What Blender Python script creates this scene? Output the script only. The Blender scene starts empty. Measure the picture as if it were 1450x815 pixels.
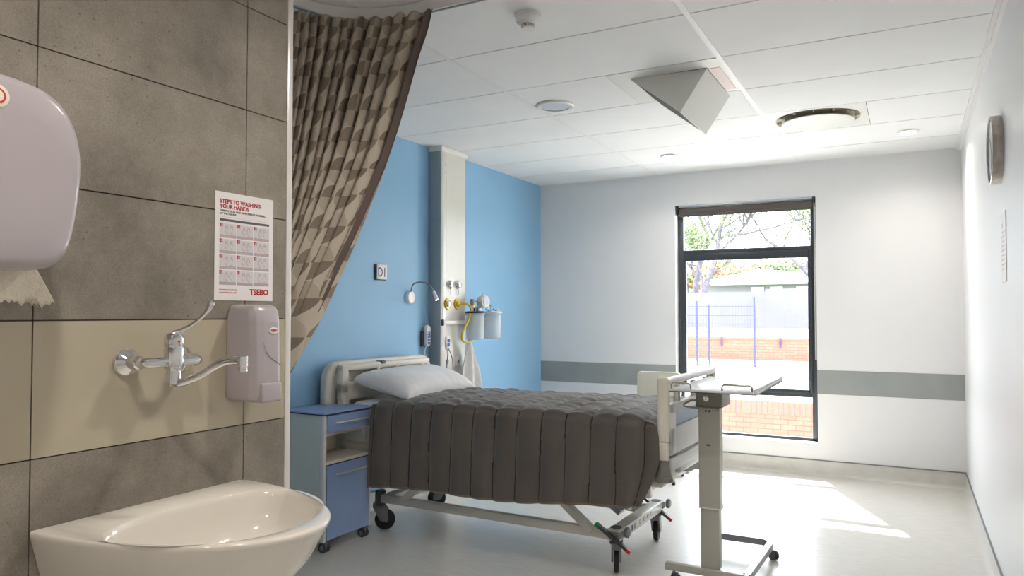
import bpy, bmesh, math, random
from math import pi, sin, cos, radians
from mathutils import Vector, Matrix, noise
random.seed(7)
S = bpy.context.scene
COL = S.collection

# ------------------------------------------------------------------ camera, world, sun, exposure
CZ = 1.33
cd = bpy.data.cameras.new('camera'); cam = bpy.data.objects.new('camera', cd); COL.objects.link(cam)
cd.sensor_width = 36.0; cd.sensor_fit = 'HORIZONTAL'
cd.lens = 1048.18 / 1450 * 36.0
cd.shift_y = 6.52 / 1450
cd.clip_start = 0.02; cd.clip_end = 400
cam.location = (0, 0, CZ)
cam.rotation_euler = (pi / 2 + 0.0284, 0, 0.49316)
S.camera = cam

EXPOSURE = 1.05
SKY = 6.2
SUN = 13.0
AISLE_W = 5.4
DOWN_W = 3.6
S.view_settings.view_transform = 'Standard'
S.view_settings.look = 'None'
S.view_settings.gamma = 1.0
S.view_settings.use_curve_mapping = False
S.view_settings.exposure = EXPOSURE

w = bpy.data.worlds.new('sky'); S.world = w; w.use_nodes = True
bg = w.node_tree.nodes['Background']
bg.inputs[0].default_value = (0.86, 0.91, 1.0, 1); bg.inputs[1].default_value = SKY

sd = bpy.data.lights.new('sun', 'SUN'); so = bpy.data.objects.new('sun', sd); COL.objects.link(so)
sd.energy = SUN; sd.angle = radians(0.6); sd.color = (1.0, 0.96, 0.88)
so.rotation_euler = Vector((-0.347, 0.795, 1.0)).to_track_quat('Z', 'Y').to_euler()
so.location = (0, 12, 12)

# ------------------------------------------------------------------ materials
def lin(c):
    r = []
    for v in c:
        v = v / 255.0
        r.append(v / 12.92 if v <= 0.04045 else ((v + 0.055) / 1.055) ** 2.4)
    return tuple(r)

def mat(name, rgb, rough=0.5, metal=0.0, spec=0.5, emit=None, es=0.0, coat=0.0, alpha=1.0, trans=0.0, sheen=0.0):
    m = bpy.data.materials.new(name); m.use_nodes = True
    b = m.node_tree.nodes['Principled BSDF']
    b.inputs['Base Color'].default_value = (*lin(rgb), 1)
    b.inputs['Roughness'].default_value = rough
    b.inputs['Metallic'].default_value = metal
    b.inputs['Specular IOR Level'].default_value = spec
    b.inputs['Coat Weight'].default_value = coat
    b.inputs['Coat Roughness'].default_value = 0.08
    b.inputs['Transmission Weight'].default_value = trans
    b.inputs['Alpha'].default_value = alpha
    b.inputs['Sheen Weight'].default_value = sheen
    if emit:
        b.inputs['Emission Color'].default_value = (*lin(emit), 1)
        b.inputs['Emission Strength'].default_value = es
    return m

def N(m, t, **kw):
    n = m.node_tree.nodes.new(t)
    for k, v in kw.items(): setattr(n, k, v)
    return n

def L(m, a, b): m.node_tree.links.new(a, b)

def noisy(m, c1, c2, scale=6, detail=4, bump=0.0, bscale=40, stretch=(1, 1, 1), lo=0.35, hi=0.65):
    """procedural colour variation and bump on object coordinates"""
    b = m.node_tree.nodes['Principled BSDF']
    tc = N(m, 'ShaderNodeTexCoord'); mp = N(m, 'ShaderNodeMapping'); mp.inputs['Scale'].default_value = stretch
    L(m, tc.outputs['Object'], mp.inputs[0])
    nz = N(m, 'ShaderNodeTexNoise'); nz.inputs['Scale'].default_value = scale; nz.inputs['Detail'].default_value = detail
    L(m, mp.outputs[0], nz.inputs['Vector'])
    cr = N(m, 'ShaderNodeValToRGB'); cr.color_ramp.elements[0].position = lo; cr.color_ramp.elements[1].position = hi
    cr.color_ramp.elements[0].color = (*lin(c1), 1); cr.color_ramp.elements[1].color = (*lin(c2), 1)
    L(m, nz.outputs[0], cr.inputs[0]); L(m, cr.outputs[0], b.inputs['Base Color'])
    if bump:
        n2 = N(m, 'ShaderNodeTexNoise'); n2.inputs['Scale'].default_value = bscale; n2.inputs['Detail'].default_value = 6
        L(m, mp.outputs[0], n2.inputs['Vector'])
        bp = N(m, 'ShaderNodeBump'); bp.inputs['Strength'].default_value = bump; bp.inputs['Distance'].default_value = 0.01
        L(m, n2.outputs[0], bp.inputs['Height']); L(m, bp.outputs[0], b.inputs['Normal'])
    return m

M = {}
M['white_wall'] = noisy(mat('white paint', (222, 224, 226), 0.38, spec=0.45), (230, 230, 232), (233, 233, 234), 1.2, 2, 0.02, 60)
M['blue_wall'] = noisy(mat('blue paint', (128, 176, 214), 0.5), (138, 186, 222), (145, 190, 225), 1.5, 2, 0.02, 60)
M['ceiling'] = noisy(mat('ceiling tile', (220, 221, 222), 0.8), (234, 234, 234), (237, 237, 237), 3, 2, 0.03, 150)
M['tee'] = mat('ceiling tee', (232, 230, 230), 0.5)
M['gap'] = mat('shadow gap', (40, 35, 33), 0.9)
M['floor'] = noisy(mat('vinyl floor', (205, 200, 190), 0.30, spec=0.5), (206, 203, 197), (217, 214, 208), 9, 6, 0.03, 20, (1, 7, 1))
M['stripe'] = noisy(mat('grey wall guard', (150, 155, 155), 0.5), (148, 152, 151), (154, 158, 157), 5, 2)
M['cap_grey'] = mat('grey skirting cap', (125, 128, 130), 0.5)
M['alu_trim'] = mat('white aluminium trim', (222, 218, 214), 0.3, 0.2)
M['grout'] = mat('brown grout', (62, 52, 46), 0.9)
M['white_plastic'] = mat('white plastic', (232, 231, 230), 0.32, coat=0.2)
M['lilac_plastic'] = mat('off white glossy plastic', (172, 164, 168), 0.28, coat=0.4)
M['ceramic'] = noisy(mat('glazed ceramic', (236, 228, 214), 0.12, coat=0.6), (221, 215, 205), (225, 219, 210), 4, 2)
M['chrome'] = mat('chrome', (225, 225, 228), 0.07, 1.0)
M['steel'] = noisy(mat('brushed steel', (178, 170, 162), 0.28, 1.0), (168, 160, 152), (190, 182, 175), 60, 3, 0, 40, (1, 1, 0.05))
M['frame_white'] = mat('powder coated steel', (214, 211, 204), 0.35, 0.1)
M['bed_plastic'] = noisy(mat('cream bed plastic', (222, 216, 202), 0.38), (220, 214, 200), (225, 219, 206), 5, 2)
M['bed_panel'] = mat('pale bed panel', (226, 226, 226), 0.4)
M['bed_inset'] = mat('blue grey bed inset', (160, 175, 198), 0.35)
M['dark_plastic'] = mat('dark grey plastic', (74, 76, 80), 0.45)
M['bumper'] = mat('grey rubber bumper', (118, 116, 110), 0.6)
M['rubber'] = mat('black rubber', (32, 33, 36), 0.6)
M['hub'] = mat('caster grey', (128, 130, 133), 0.4)
M['green'] = mat('green pedal tip', (30, 130, 80), 0.4)
M['red'] = mat('red pedal tip', (205, 50, 55), 0.4)
M['blue_lam'] = noisy(mat('blue laminate', (122, 148, 196), 0.35), (138, 162, 208), (144, 168, 212), 3, 2)
M['navy_edge'] = mat('navy edge strip', (38, 42, 66), 0.5)
M['grey_green'] = noisy(mat('grey green board', (176, 188, 186), 0.45), (194, 204, 201), (200, 209, 206), 3, 2)
M['beige_board'] = mat('beige board', (226, 219, 207), 0.45)
M['sheet'] = noisy(mat('white cotton', (236, 238, 242), 0.8, sheen=0.2), (232, 235, 240), (240, 241, 244), 8, 3, 0.1, 300)
M['pillow'] = noisy(mat('pillow cotton', (232, 231, 231), 0.85, sheen=0.2), (229, 228, 228), (235, 234, 234), 8, 3, 0.15, 250)
M['cloth'] = noisy(mat('white hand towel', (232, 230, 230), 0.9), (226, 224, 224), (238, 236, 236), 30, 3, 0.3, 400)
M['binding'] = mat('duvet binding', (128, 116, 100), 0.7)
M['panel_face'] = noisy(mat('service panel face', (222, 220, 212), 0.35, 0.1), (220, 218, 210), (224, 222, 215), 3, 2)
M['panel_side'] = mat('service panel anodised side', (160, 168, 172), 0.4, 0.4)
M['yellow'] = mat('yellow medical plastic', (222, 190, 20), 0.35)
M['gold'] = mat('gold outlet ring', (205, 175, 85), 0.35, 0.4)
M['blue_plastic'] = mat('blue plastic', (52, 100, 178), 0.4)
M['navy_lid'] = mat('navy lid', (30, 34, 80), 0.4)
M['jar'] = mat('frosted clear plastic', (232, 240, 246), 0.22, trans=0.35, alpha=0.8)
M['window_frame'] = mat('charcoal aluminium', (62, 68, 74), 0.4, 0.3)
M['blind'] = mat('dark blind fabric', (92, 86, 84), 0.8)
M['blind_tube'] = mat('blind headrail', (196, 202, 206), 0.35, 0.5)
M['black'] = mat('black', (22, 24, 26), 0.5)
M['red_ink'] = mat('red ink', (178, 42, 52), 0.7)
M['pink_ink'] = mat('pale red ink', (206, 160, 164), 0.7)
M['grey_ink'] = mat('grey ink', (96, 94, 98), 0.7)
M['light_ink'] = mat('light grey panel', (206, 203, 207), 0.7)
M['mid_ink'] = mat('mid grey panel', (172, 166, 170), 0.7)
M['paper'] = mat('paper', (232, 228, 228), 0.45, coat=0.2)
M['tissue'] = noisy(mat('tissue paper', (226, 216, 198), 0.95), (220, 210, 192), (230, 221, 204), 60, 3, 0.3, 200)
M['handle_metal'] = mat('satin handle metal', (206, 204, 202), 0.35, 0.45)
M['navy_ink'] = mat('navy ink', (60, 62, 100), 0.6)
M['lamp_glow'] = mat('lit lens', (255, 250, 240), 0.5, emit=(255, 246, 232), es=14.0)
M['led_tip'] = mat('lit led tip', (255, 250, 240), 0.5, emit=(255, 248, 235), es=12.0)
M['lens_off'] = mat('unlit opal lens', (205, 210, 222), 0.3)
M['grey_metal'] = mat('grey metal', (150, 152, 156), 0.35, 0.7)
M['col_metal'] = noisy(mat('table column enamel', (172, 166, 152), 0.4, 0.2), (184, 182, 172), (188, 186, 177), 3, 2)
M['col_head'] = mat('table head grey', (132, 130, 122), 0.4, 0.3)
M['table_top'] = mat('pale laminate top', (216, 218, 226), 0.22, coat=0.2)
M['diff_white'] = mat('diffuser enamel', (226, 226, 222), 0.5)
M['diff_beige'] = mat('diffuser throat', (206, 194, 172), 0.5)
M['diff_pink'] = mat('diffuser tape', (226, 208, 208), 0.6)
M['bark'] = noisy(mat('bark', (92, 84, 96), 0.9), (80, 74, 88), (112, 104, 112), 5, 4, 0.3, 20)
M['leaf'] = noisy(mat('fresh leaves', (110, 150, 60), 0.7), (116, 134, 92), (136, 150, 104), 0.7, 3)
M['leaf_dark'] = noisy(mat('hedge leaves', (90, 130, 60), 0.7), (112, 130, 98), (140, 150, 116), 0.35, 3)
M['blossom'] = noisy(mat('red blossom', (215, 90, 60), 0.7), (176, 104, 90), (186, 124, 106), 0.6, 2)
M['grass'] = noisy(mat('grass', (110, 150, 70), 0.9), (84, 118, 62), (140, 140, 92), 0.5, 4)
M['paving'] = noisy(mat('pale paving', (215, 212, 205), 0.8), (205, 202, 195), (222, 219, 212), 0.4, 4)
M['render_grey'] = noisy(mat('grey rendered wall', (150, 150, 158), 0.8), (100, 96, 108), (112, 108, 118), 0.25, 3)
M['roof'] = noisy(mat('pale roof sheet', (225, 225, 222), 0.5), (240, 240, 240), (246, 246, 246), 0.3, 2)
M['post_paint'] = mat('blue grey fence paint', (30, 34, 66), 0.5)
M['cream_chair'] = mat('cream shell plastic', (226, 222, 206), 0.4)

def glass_mat():
    m = bpy.data.materials.new('clear window glass'); m.use_nodes = True
    nt = m.node_tree; nt.nodes.remove(nt.nodes['Principled BSDF']); out = nt.nodes['Material Output']
    t = N(m, 'ShaderNodeBsdfTransparent'); t.inputs[0].default_value = (0.97, 0.985, 0.98, 1)
    g = N(m, 'ShaderNodeBsdfGlossy'); g.inputs['Roughness'].default_value = 0.02
    lw = N(m, 'ShaderNodeLayerWeight'); lw.inputs[0].default_value = 0.5
    pw = N(m, 'ShaderNodeMath', operation='POWER'); pw.inputs[1].default_value = 4.0; L(m, lw.outputs['Facing'], pw.inputs[0])
    f = N(m, 'ShaderNodeMath', operation='MULTIPLY_ADD'); f.inputs[1].default_value = 0.8; f.inputs[2].default_value = 0.04; L(m, pw.outputs[0], f.inputs[0])
    mx = N(m, 'ShaderNodeMixShader')
    L(m, f.outputs[0], mx.inputs[0]); L(m, t.outputs[0], mx.inputs[1]); L(m, g.outputs[0], mx.inputs[2])
    L(m, mx.outputs[0], out.inputs[0])
    return m
M['glass'] = glass_mat()

def stone_mat():
    m = mat('grey stone tile', (120, 110, 98), 0.62, spec=0.35)
    b = m.node_tree.nodes['Principled BSDF']
    tc = N(m, 'ShaderNodeTexCoord')
    n1 = N(m, 'ShaderNodeTexNoise'); n1.inputs['Scale'].default_value = 3.2; n1.inputs['Detail'].default_value = 8; n1.inputs['Roughness'].default_value = 0.65
    n2 = N(m, 'ShaderNodeTexNoise'); n2.inputs['Scale'].default_value = 260; n2.inputs['Detail'].default_value = 3
    L(m, tc.outputs['Object'], n1.inputs['Vector']); L(m, tc.outputs['Object'], n2.inputs['Vector'])
    c1 = N(m, 'ShaderNodeValToRGB')
    c1.color_ramp.elements[0].position = 0.36; c1.color_ramp.elements[1].position = 0.64
    c1.color_ramp.elements[0].color = (*lin((122, 115, 105)), 1); c1.color_ramp.elements[1].color = (*lin((158, 150, 139)), 1)
    c2 = N(m, 'ShaderNodeValToRGB')
    c2.color_ramp.elements[0].position = 0.28; c2.color_ramp.elements[1].position = 0.75
    c2.color_ramp.elements[0].color = (0.80, 0.79, 0.78, 1); c2.color_ramp.elements[1].color = (1.1, 1.1, 1.09, 1)
    L(m, n1.outputs[0], c1.inputs[0]); L(m, n2.outputs[0], c2.inputs[0])
    mx = N(m, 'ShaderNodeMixRGB', blend_type='MULTIPLY'); mx.inputs[0].default_value = 1
    L(m, c1.outputs[0], mx.inputs[1]); L(m, c2.outputs[0], mx.inputs[2])
    # sparse dark pits
    v = N(m, 'ShaderNodeTexVoronoi'); v.inputs['Scale'].default_value = 45
    L(m, tc.outputs['Object'], v.inputs['Vector'])
    lt = N(m, 'ShaderNodeMath', operation='LESS_THAN'); lt.inputs[1].default_value = 0.12
    L(m, v.outputs['Distance'], lt.inputs[0])
    n3 = N(m, 'ShaderNodeTexNoise'); n3.inputs['Scale'].default_value = 5
    L(m, tc.outputs['Object'], n3.inputs['Vector'])
    gt = N(m, 'ShaderNodeMath', operation='GREATER_THAN'); gt.inputs[1].default_value = 0.56
    L(m, n3.outputs[0], gt.inputs[0])
    ml = N(m, 'ShaderNodeMath', operation='MULTIPLY'); L(m, lt.outputs[0], ml.inputs[0]); L(m, gt.outputs[0], ml.inputs[1])
    m2 = N(m, 'ShaderNodeMath', operation='MULTIPLY'); m2.inputs[1].default_value = 0.45; L(m, ml.outputs[0], m2.inputs[0])
    mx2 = N(m, 'ShaderNodeMixRGB'); mx2.inputs[2].default_value = (*lin((70, 60, 52)), 1)
    L(m, m2.outputs[0], mx2.inputs[0]); L(m, mx.outputs[0], mx2.inputs[1]); L(m, mx2.outputs[0], b.inputs['Base Color'])
    bp = N(m, 'ShaderNodeBump'); bp.inputs['Strength'].default_value = 0.12; bp.inputs['Distance'].default_value = 0.003
    L(m, n2.outputs[0], bp.inputs['Height']); L(m, bp.outputs[0], b.inputs['Normal'])
    return m
M['stone'] = stone_mat()
M['cream_tile'] = noisy(mat('cream glazed tile', (196, 182, 154), 0.25, coat=0.15), (176, 166, 145), (182, 172, 151), 2, 2)

def brick_mat(name, c1, c2, mortar, sx=1.0):
    m = mat(name, c1, 0.85)
    b = m.node_tree.nodes['Principled BSDF']
    tc = N(m, 'ShaderNodeTexCoord'); mp = N(m, 'ShaderNodeMapping'); mp.inputs['Rotation'].default_value = (pi / 2, 0, 0)
    L(m, tc.outputs['Object'], mp.inputs[0])
    br = N(m, 'ShaderNodeTexBrick'); br.inputs['Scale'].default_value = 1.0
    br.inputs['Brick Width'].default_value = 0.24; br.inputs['Row Height'].default_value = 0.086; br.inputs['Mortar Size'].default_value = 0.008
    br.inputs['Color1'].default_value = (*lin(c1), 1); br.inputs['Color2'].default_value = (*lin(c2), 1); br.inputs['Mortar'].default_value = (*lin(mortar), 1)
    L(m, mp.outputs[0], br.inputs['Vector']); L(m, br.outputs[0], b.inputs['Base Color'])
    return m
M['brick'] = brick_mat('red facing brick', (140, 76, 62), (150, 84, 68), (112, 62, 54))
M['brick_plain'] = mat('red coping brick', (138, 76, 62), 0.85)

def duvet_mat():
    m = mat('charcoal brown duvet cotton', (86, 78, 72), 0.62, sheen=0.25, spec=0.35)
    return noisy(m, (88, 81, 77), (98, 91, 85), 3, 3, 0.15, 45)
M['duvet'] = duvet_mat()
M['seam'] = mat('duvet stitching', (50, 43, 39), 0.9)

def curtain_mat():
    m = mat('patterned curtain', (130, 120, 105), 0.85, sheen=0.1)
    nt = m.node_tree; b = nt.nodes['Principled BSDF']
    uv = N(m, 'ShaderNodeUVMap'); uv.uv_map = 'UVMap'
    sp = N(m, 'ShaderNodeSeparateXYZ'); L(m, uv.outputs[0], sp.inputs[0])
    def mth(op, a, bb=None, c=None):
        n = N(m, 'ShaderNodeMath', operation=op)
        for i, x in enumerate((a, bb, c)):
            if x is None: continue
            if isinstance(x, (int, float)): n.inputs[i].default_value = x
            else: L(m, x, n.inputs[i])
        return n.outputs[0]
    u, v = sp.outputs[0], sp.outputs[1]
    fu, fv = mth('FLOOR', u), mth('FLOOR', v)
    cb = N(m, 'ShaderNodeCombineXYZ'); L(m, fu, cb.inputs[0]); L(m, fv, cb.inputs[1])
    wn = N(m, 'ShaderNodeTexWhiteNoise', noise_dimensions='2D'); L(m, cb.outputs[0], wn.inputs['Vector'])
    par = mth('MODULO', mth('ADD', mth('ADD', fu, fv), 400), 2)
    u2 = mth('SUBTRACT', mth('FRACT', mth('MULTIPLY', u, 0.5)), 0.5)
    v2 = mth('SUBTRACT', mth('FRACT', mth('MULTIPLY', v, 0.5)), 0.5)
    d = mth('SQRT', mth('ADD', mth('MULTIPLY', u2, u2), mth('MULTIPLY', v2, v2)))
    outc = mth('GREATER_THAN', d, 0.49)
    tone = mth('ADD', mth('MULTIPLY', par, 0.5), mth('MULTIPLY', wn.outputs['Value'], 0.25))
    t2 = mth('MAXIMUM', tone, mth('MULTIPLY', outc, 0.85))
    cr = N(m, 'ShaderNodeValToRGB'); cr.color_ramp.interpolation = 'LINEAR'
    e = cr.color_ramp.elements
    e[0].position = 0.0; e[0].color = (*lin((124, 112, 99)), 1)
    e[1].position = 1.0; e[1].color = (*lin((206, 196, 180)), 1)
    x = e.new(0.25); x.color = (*lin((138, 126, 112)), 1)
    x = e.new(0.5); x.color = (*lin((166, 154, 138)), 1)
    x = e.new(0.75); x.color = (*lin((180, 168, 152)), 1)
    L(m, t2, cr.inputs[0]); L(m, cr.outputs[0], b.inputs['Base Color'])
    return m
M['curtain'] = curtain_mat()
M['curtain_hem'] = mat('curtain lining hem', (98, 84, 80), 0.85)

# ------------------------------------------------------------------ object helpers
WM = {}    # world matrices of empties
def setp(o, label=None, cat=None, group=None, kind=None):
    if label: o['label'] = label
    if cat: o['category'] = cat
    if group: o['group'] = group
    if kind: o['kind'] = kind
    return o

def thing(name, label, cat, loc=(0, 0, 0), rotz=0.0, group=None, kind=None):
    o = bpy.data.objects.new(name, None); COL.objects.link(o)
    o.empty_display_size = 0.05
    o.location = loc; o.rotation_euler = (0, 0, rotz)
    WM[o] = Matrix.Translation(loc) @ Matrix.Rotation(rotz, 4, 'Z')
    return setp(o, label, cat, group, kind)

class B:
    """collects shapes, then links them as one mesh object"""
    def __init__(s): s.bm = bmesh.new(); s.mats = []
    def mi(s, m):
        if m is None: return 0
        mm = M[m]
        if mm not in s.mats: s.mats.append(mm)
        return s.mats.index(mm)
    def add(s, bm, m=None, mtx=None):
        i = s.mi(m)
        for f in bm.faces: f.material_index = i
        if mtx is not None: bmesh.ops.transform(bm, matrix=mtx, verts=bm.verts)
        me = bpy.data.meshes.new('t'); bm.to_mesh(me); bm.free(); s.bm.from_mesh(me); bpy.data.meshes.remove(me)
        return s
    def box(s, x0, x1, y0, y1, z0, z1, m=None, bev=0.0, seg=2, mtx=None):
        bm = bmesh.new(); bmesh.ops.create_cube(bm, size=1)
        bmesh.ops.scale(bm, vec=(abs(x1 - x0), abs(y1 - y0), abs(z1 - z0)), verts=bm.verts)
        bmesh.ops.translate(bm, vec=((x0 + x1) / 2, (y0 + y1) / 2, (z0 + z1) / 2), verts=bm.verts)
        if bev > 0: bmesh.ops.bevel(bm, geom=bm.edges[:], offset=bev, segments=seg, profile=0.5, affect='EDGES', clamp_overlap=True)
        return s.add(bm, m, mtx)
    def rings(s, rings, m=None, cap0=True, cap1=True, close=True, mtx=None):
        bm = bmesh.new(); vs = [[bm.verts.new(p) for p in r] for r in rings]
        n = len(rings[0])
        for a, b in zip(vs, vs[1:]):
            for i in range(n if close else n - 1):
                j = (i + 1) % n
                try: bm.faces.new((a[i], a[j], b[j], b[i]))
                except ValueError: pass
        if cap0 and n > 2: bm.faces.new(list(reversed(vs[0])))
        if cap1 and n > 2: bm.faces.new(vs[-1])
        bmesh.ops.recalc_face_normals(bm, faces=bm.faces)
        return s.add(bm, m, mtx)
    def tube(s, pts, r, m=None, n=10, cap=True):
        P = [Vector(p) for p in pts]; rs = r if isinstance(r, (list, tuple)) else [r] * len(P)
        t0 = (P[1] - P[0]).normalized(); up = Vector((0, 0, 1)) if abs(t0.z) < 0.9 else Vector((1, 0, 0))
        u = t0.cross(up).normalized(); R = []
        for i, p in enumerate(P):
            t = (P[min(i + 1, len(P) - 1)] - P[max(i - 1, 0)]).normalized()
            u = (u - t * u.dot(t)).normalized(); v = t.cross(u)
            R.append([p + (u * cos(2 * pi * k / n) + v * sin(2 * pi * k / n)) * rs[i] for k in range(n)])
        return s.rings(R, m, cap, cap)
    def bar(s, pts, a, b, m=None, up=(0, 0, 1), bev=0):
        """rectangular section swept on a path, a wide across, b high along up"""
        P = [Vector(p) for p in pts]; upv = Vector(up); R = []
        for i, p in enumerate(P):
            t = (P[min(i + 1, len(P) - 1)] - P[max(i - 1, 0)]).normalized()
            u = t.cross(upv).normalized(); v = u.cross(t)
            R.append([p + u * a / 2 * c + v * b / 2 * d for c, d in ((-1, -1), (1, -1), (1, 1), (-1, 1))])
        return s.rings(R, m)
    def lathe(s, prof, origin, axis='Z', m=None, n=32, cap0=True, cap1=True):
        """prof: (radius, height) list along the axis"""
        o = Vector(origin); ax = {'X': Vector((1, 0, 0)), 'Y': Vector((0, 1, 0)), 'Z': Vector((0, 0, 1))}[axis] if isinstance(axis, str) else Vector(axis).normalized()
        u = ax.orthogonal().normalized(); v = ax.cross(u)
        R = [[o + ax * h + (u * cos(2 * pi * k / n) + v * sin(2 * pi * k / n)) * max(r, 1e-4) for k in range(n)] for r, h in prof]
        return s.rings(R, m, cap0, cap1)
    def cyl(s, a, b, r, m=None, n=20):
        a = Vector(a); b = Vector(b)
        return s.lathe([(r, 0), (r, (b - a).length)], a, b - a, m, n)
    def poly(s, pts, m=None):
        bm = bmesh.new(); bm.faces.new([bm.verts.new(p) for p in pts]); return s.add(bm, m)
    def prism(s, pts, d, m=None, bev=0.0, seg=2):
        """extrude polygon pts by vector d"""
        bm = bmesh.new(); f = bm.faces.new([bm.verts.new(p) for p in pts])
        r = bmesh.ops.extrude_face_region(bm, geom=[f]); vs = [g for g in r['geom'] if isinstance(g, bmesh.types.BMVert)]
        bmesh.ops.translate(bm, vec=d, verts=vs); bmesh.ops.recalc_face_normals(bm, faces=bm.faces)
        if bev > 0: bmesh.ops.bevel(bm, geom=bm.edges[:], offset=bev, segments=seg, profile=0.5, affect='EDGES', clamp_overlap=True)
        return s.add(bm, m)
    def build(s, name, parent=None, smooth=35, local=False, label=None, cat=None, group=None, kind=None, root=None):
        me = bpy.data.meshes.new(name); s.bm.to_mesh(me); s.bm.free()
        for mm in s.mats: me.materials.append(mm)
        o = bpy.data.objects.new(name, me); COL.objects.link(o)
        if parent is not None:
            o.parent = parent
            pm = WM.get(parent)
            if pm is not None:
                if not local: me.transform(pm.inverted())
                WM[o] = pm
        else:
            # put the origin of a single-mesh thing at its own base
            if len(me.vertices) and kind != 'structure' and not local:
                xs = [v.co.x for v in me.vertices]; ys = [v.co.y for v in me.vertices]; zs = [v.co.z for v in me.vertices]
                c = Vector(((min(xs) + max(xs)) / 2, (min(ys) + max(ys)) / 2, min(zs)))
                me.transform(Matrix.Translation(-c)); o.location = c
                WM[o] = Matrix.Translation(c)
            else: WM[o] = Matrix.Identity(4)
        if smooth:
            me.polygons.foreach_set('use_smooth', [True] * len(me.polygons))
            me.set_sharp_from_angle(angle=radians(smooth))
        me.update()
        return setp(o, label, cat, group, kind)

def copy_tree(o, parent=None):
    c = o.copy(); COL.objects.link(c); c.parent = parent
    for ch in [x for x in S.objects if x.parent == o]: copy_tree(ch, c)
    return c

def text(body, size, m, parent, mtx, name='lettering', depth=0.0006, align='LEFT', bold=0.0, space=1.0, sx=1.0, label=None):
    cu = bpy.data.curves.new('txt', 'FONT'); cu.body = body; cu.size = size; cu.extrude = depth; cu.align_x = align
    cu.offset = bold; cu.space_character = space; cu.resolution_u = 3
    o = bpy.data.objects.new('txt', cu); COL.objects.link(o)
    bpy.context.view_layer.update()
    me = bpy.data.meshes.new_from_object(o.evaluated_get(bpy.context.evaluated_depsgraph_get()))
    bpy.data.objects.remove(o)
    me.transform(mtx @ Matrix.Diagonal((sx, 1, 1, 1)))
    me.materials.clear(); me.materials.append(M[m])
    r = bpy.data.objects.new(name, me); COL.objects.link(r); r.parent = parent
    if parent is not None and WM.get(parent): me.transform(WM[parent].inverted())
    WM[r] = WM.get(parent)
    if label: r['label'] = label
    return r

def face_px(x, y, z):      # text frame on a surface facing +X (reads towards +Y)
    return Matrix(((0, 0, 1, x), (1, 0, 0, y), (0, 1, 0, z), (0, 0, 0, 1)))
def face_nx(x, y, z):      # facing -X (reads towards -Y)
    return Matrix(((0, 0, -1, x), (-1, 0, 0, y), (0, 1, 0, z), (0, 0, 0, 1)))
def face_ny(x, y, z):      # facing -Y (reads towards +X)
    return Matrix(((1, 0, 0, x), (0, 0, -1, y), (0, 1, 0, z), (0, 0, 0, 1)))

def catmull(P, n=8):
    P = [Vector(p) for p in P]; out = []
    for i in range(len(P) - 1):
        p0 = P[max(i - 1, 0)]; p1 = P[i]; p2 = P[i + 1]; p3 = P[min(i + 2, len(P) - 1)]
        for k in range(n):
            t = k / n
            out.append(0.5 * ((2 * p1) + (p2 - p0) * t + (2 * p0 - 5 * p1 + 4 * p2 - p3) * t * t + (3 * p1 - p0 - 3 * p2 + p3) * t ** 3))
    out.append(P[-1]); return out

# ------------------------------------------------------------------ room shell
XL, XR, YB, H = -3.215, 0.36, 6.584, 2.599
YF = -2.3
XT, YT = -1.674, 1.657        # tiled partition: face and end
WX0, WX1, WZ0, WZ1 = -1.862, -0.68, 0.253, 2.305

b = B(); b.box(XL - 0.15, XR + 0.15, YF - 0.15, YB + 0.22, -0.12, 0, 'floor'); b.build('floor', kind='structure', smooth=0)
b = B()
b.box(XL - 0.12, XL, YT, YB + 0.22, 0, H + 0.12, 'blue_wall'); b.build('wall_left', kind='structure', smooth=0)
b = B(); b.box(XR, XR + 0.15, YF - 0.15, YB + 0.22, 0, H + 0.12, 'white_wall'); b.build('wall_right', kind='structure', smooth=0)
b = B(); b.box(XT - 0.1, XR, YF - 0.15, YF, 0, H + 0.12, 'white_wall'); b.build('wall_front', kind='structure', smooth=0)
b = B(); D = YB + 0.22
b.box(XL, WX0, YB, D, 0, H + 0.12, 'white_wall'); b.box(WX1, XR, YB, D, 0, H + 0.12, 'white_wall')
b.box(WX0, WX1, YB, D, 0, WZ0, 'white_wall'); b.box(WX0, WX1, YB, D, WZ1, H + 0.12, 'white_wall')
b.build('wall_back', kind='structure', smooth=0)

# partition wall with stone and cream tiles
b = B()
b.box(XL, XT - 0.012, YF - 0.15, YT - 0.001, 0, H + 0.12, 'white_wall')
b.box(XT - 0.012, XT - 0.004, YF, YT - 0.001, 0, H, 'grout')
ys = [0.922 + 0.5796 * k for k in range(-6, 2)] + [YT]
zs = [1.315 + 0.3 * k for k in range(-5, 5)]
zs = [0.0] + [z for z in zs if z > 0.02] + [H]
for y0, y1 in zip(ys, ys[1:]):
    for z0, z1 in zip(zs, zs[1:]):
        y0c = max(y0, YF)
        if y1 <= y0c + 0.02: continue
        cream = abs(z0 - 1.015) < 0.02
        g = 0.0016
        b.box(XT - 0.006, XT, y0c + g, (y1 - g) if y1 != YT else y1, z0 + g, z1 - g, 'cream_tile' if cream else 'stone')
b.build('wall_partition', kind='structure', smooth=0)
b = B(); b.box(XT - 0.02, XT + 0.003, YT, YT + 0.022, 0, H, 'alu_trim', 0.002); b.build('trim_1', kind='structure')

# grey wall guard strips
for i, (x0, x1) in enumerate(((XL, WX0 - 0.0), (WX1, XR))):
    b = B(); b.box(x0 + 0.001, x1 - 0.001, YB - 0.004, YB - 0.0005, 0.671, 0.867, 'stripe', 0.0015, 1); b.build('trim_%d' % (2 + i), kind='structure')

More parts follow.
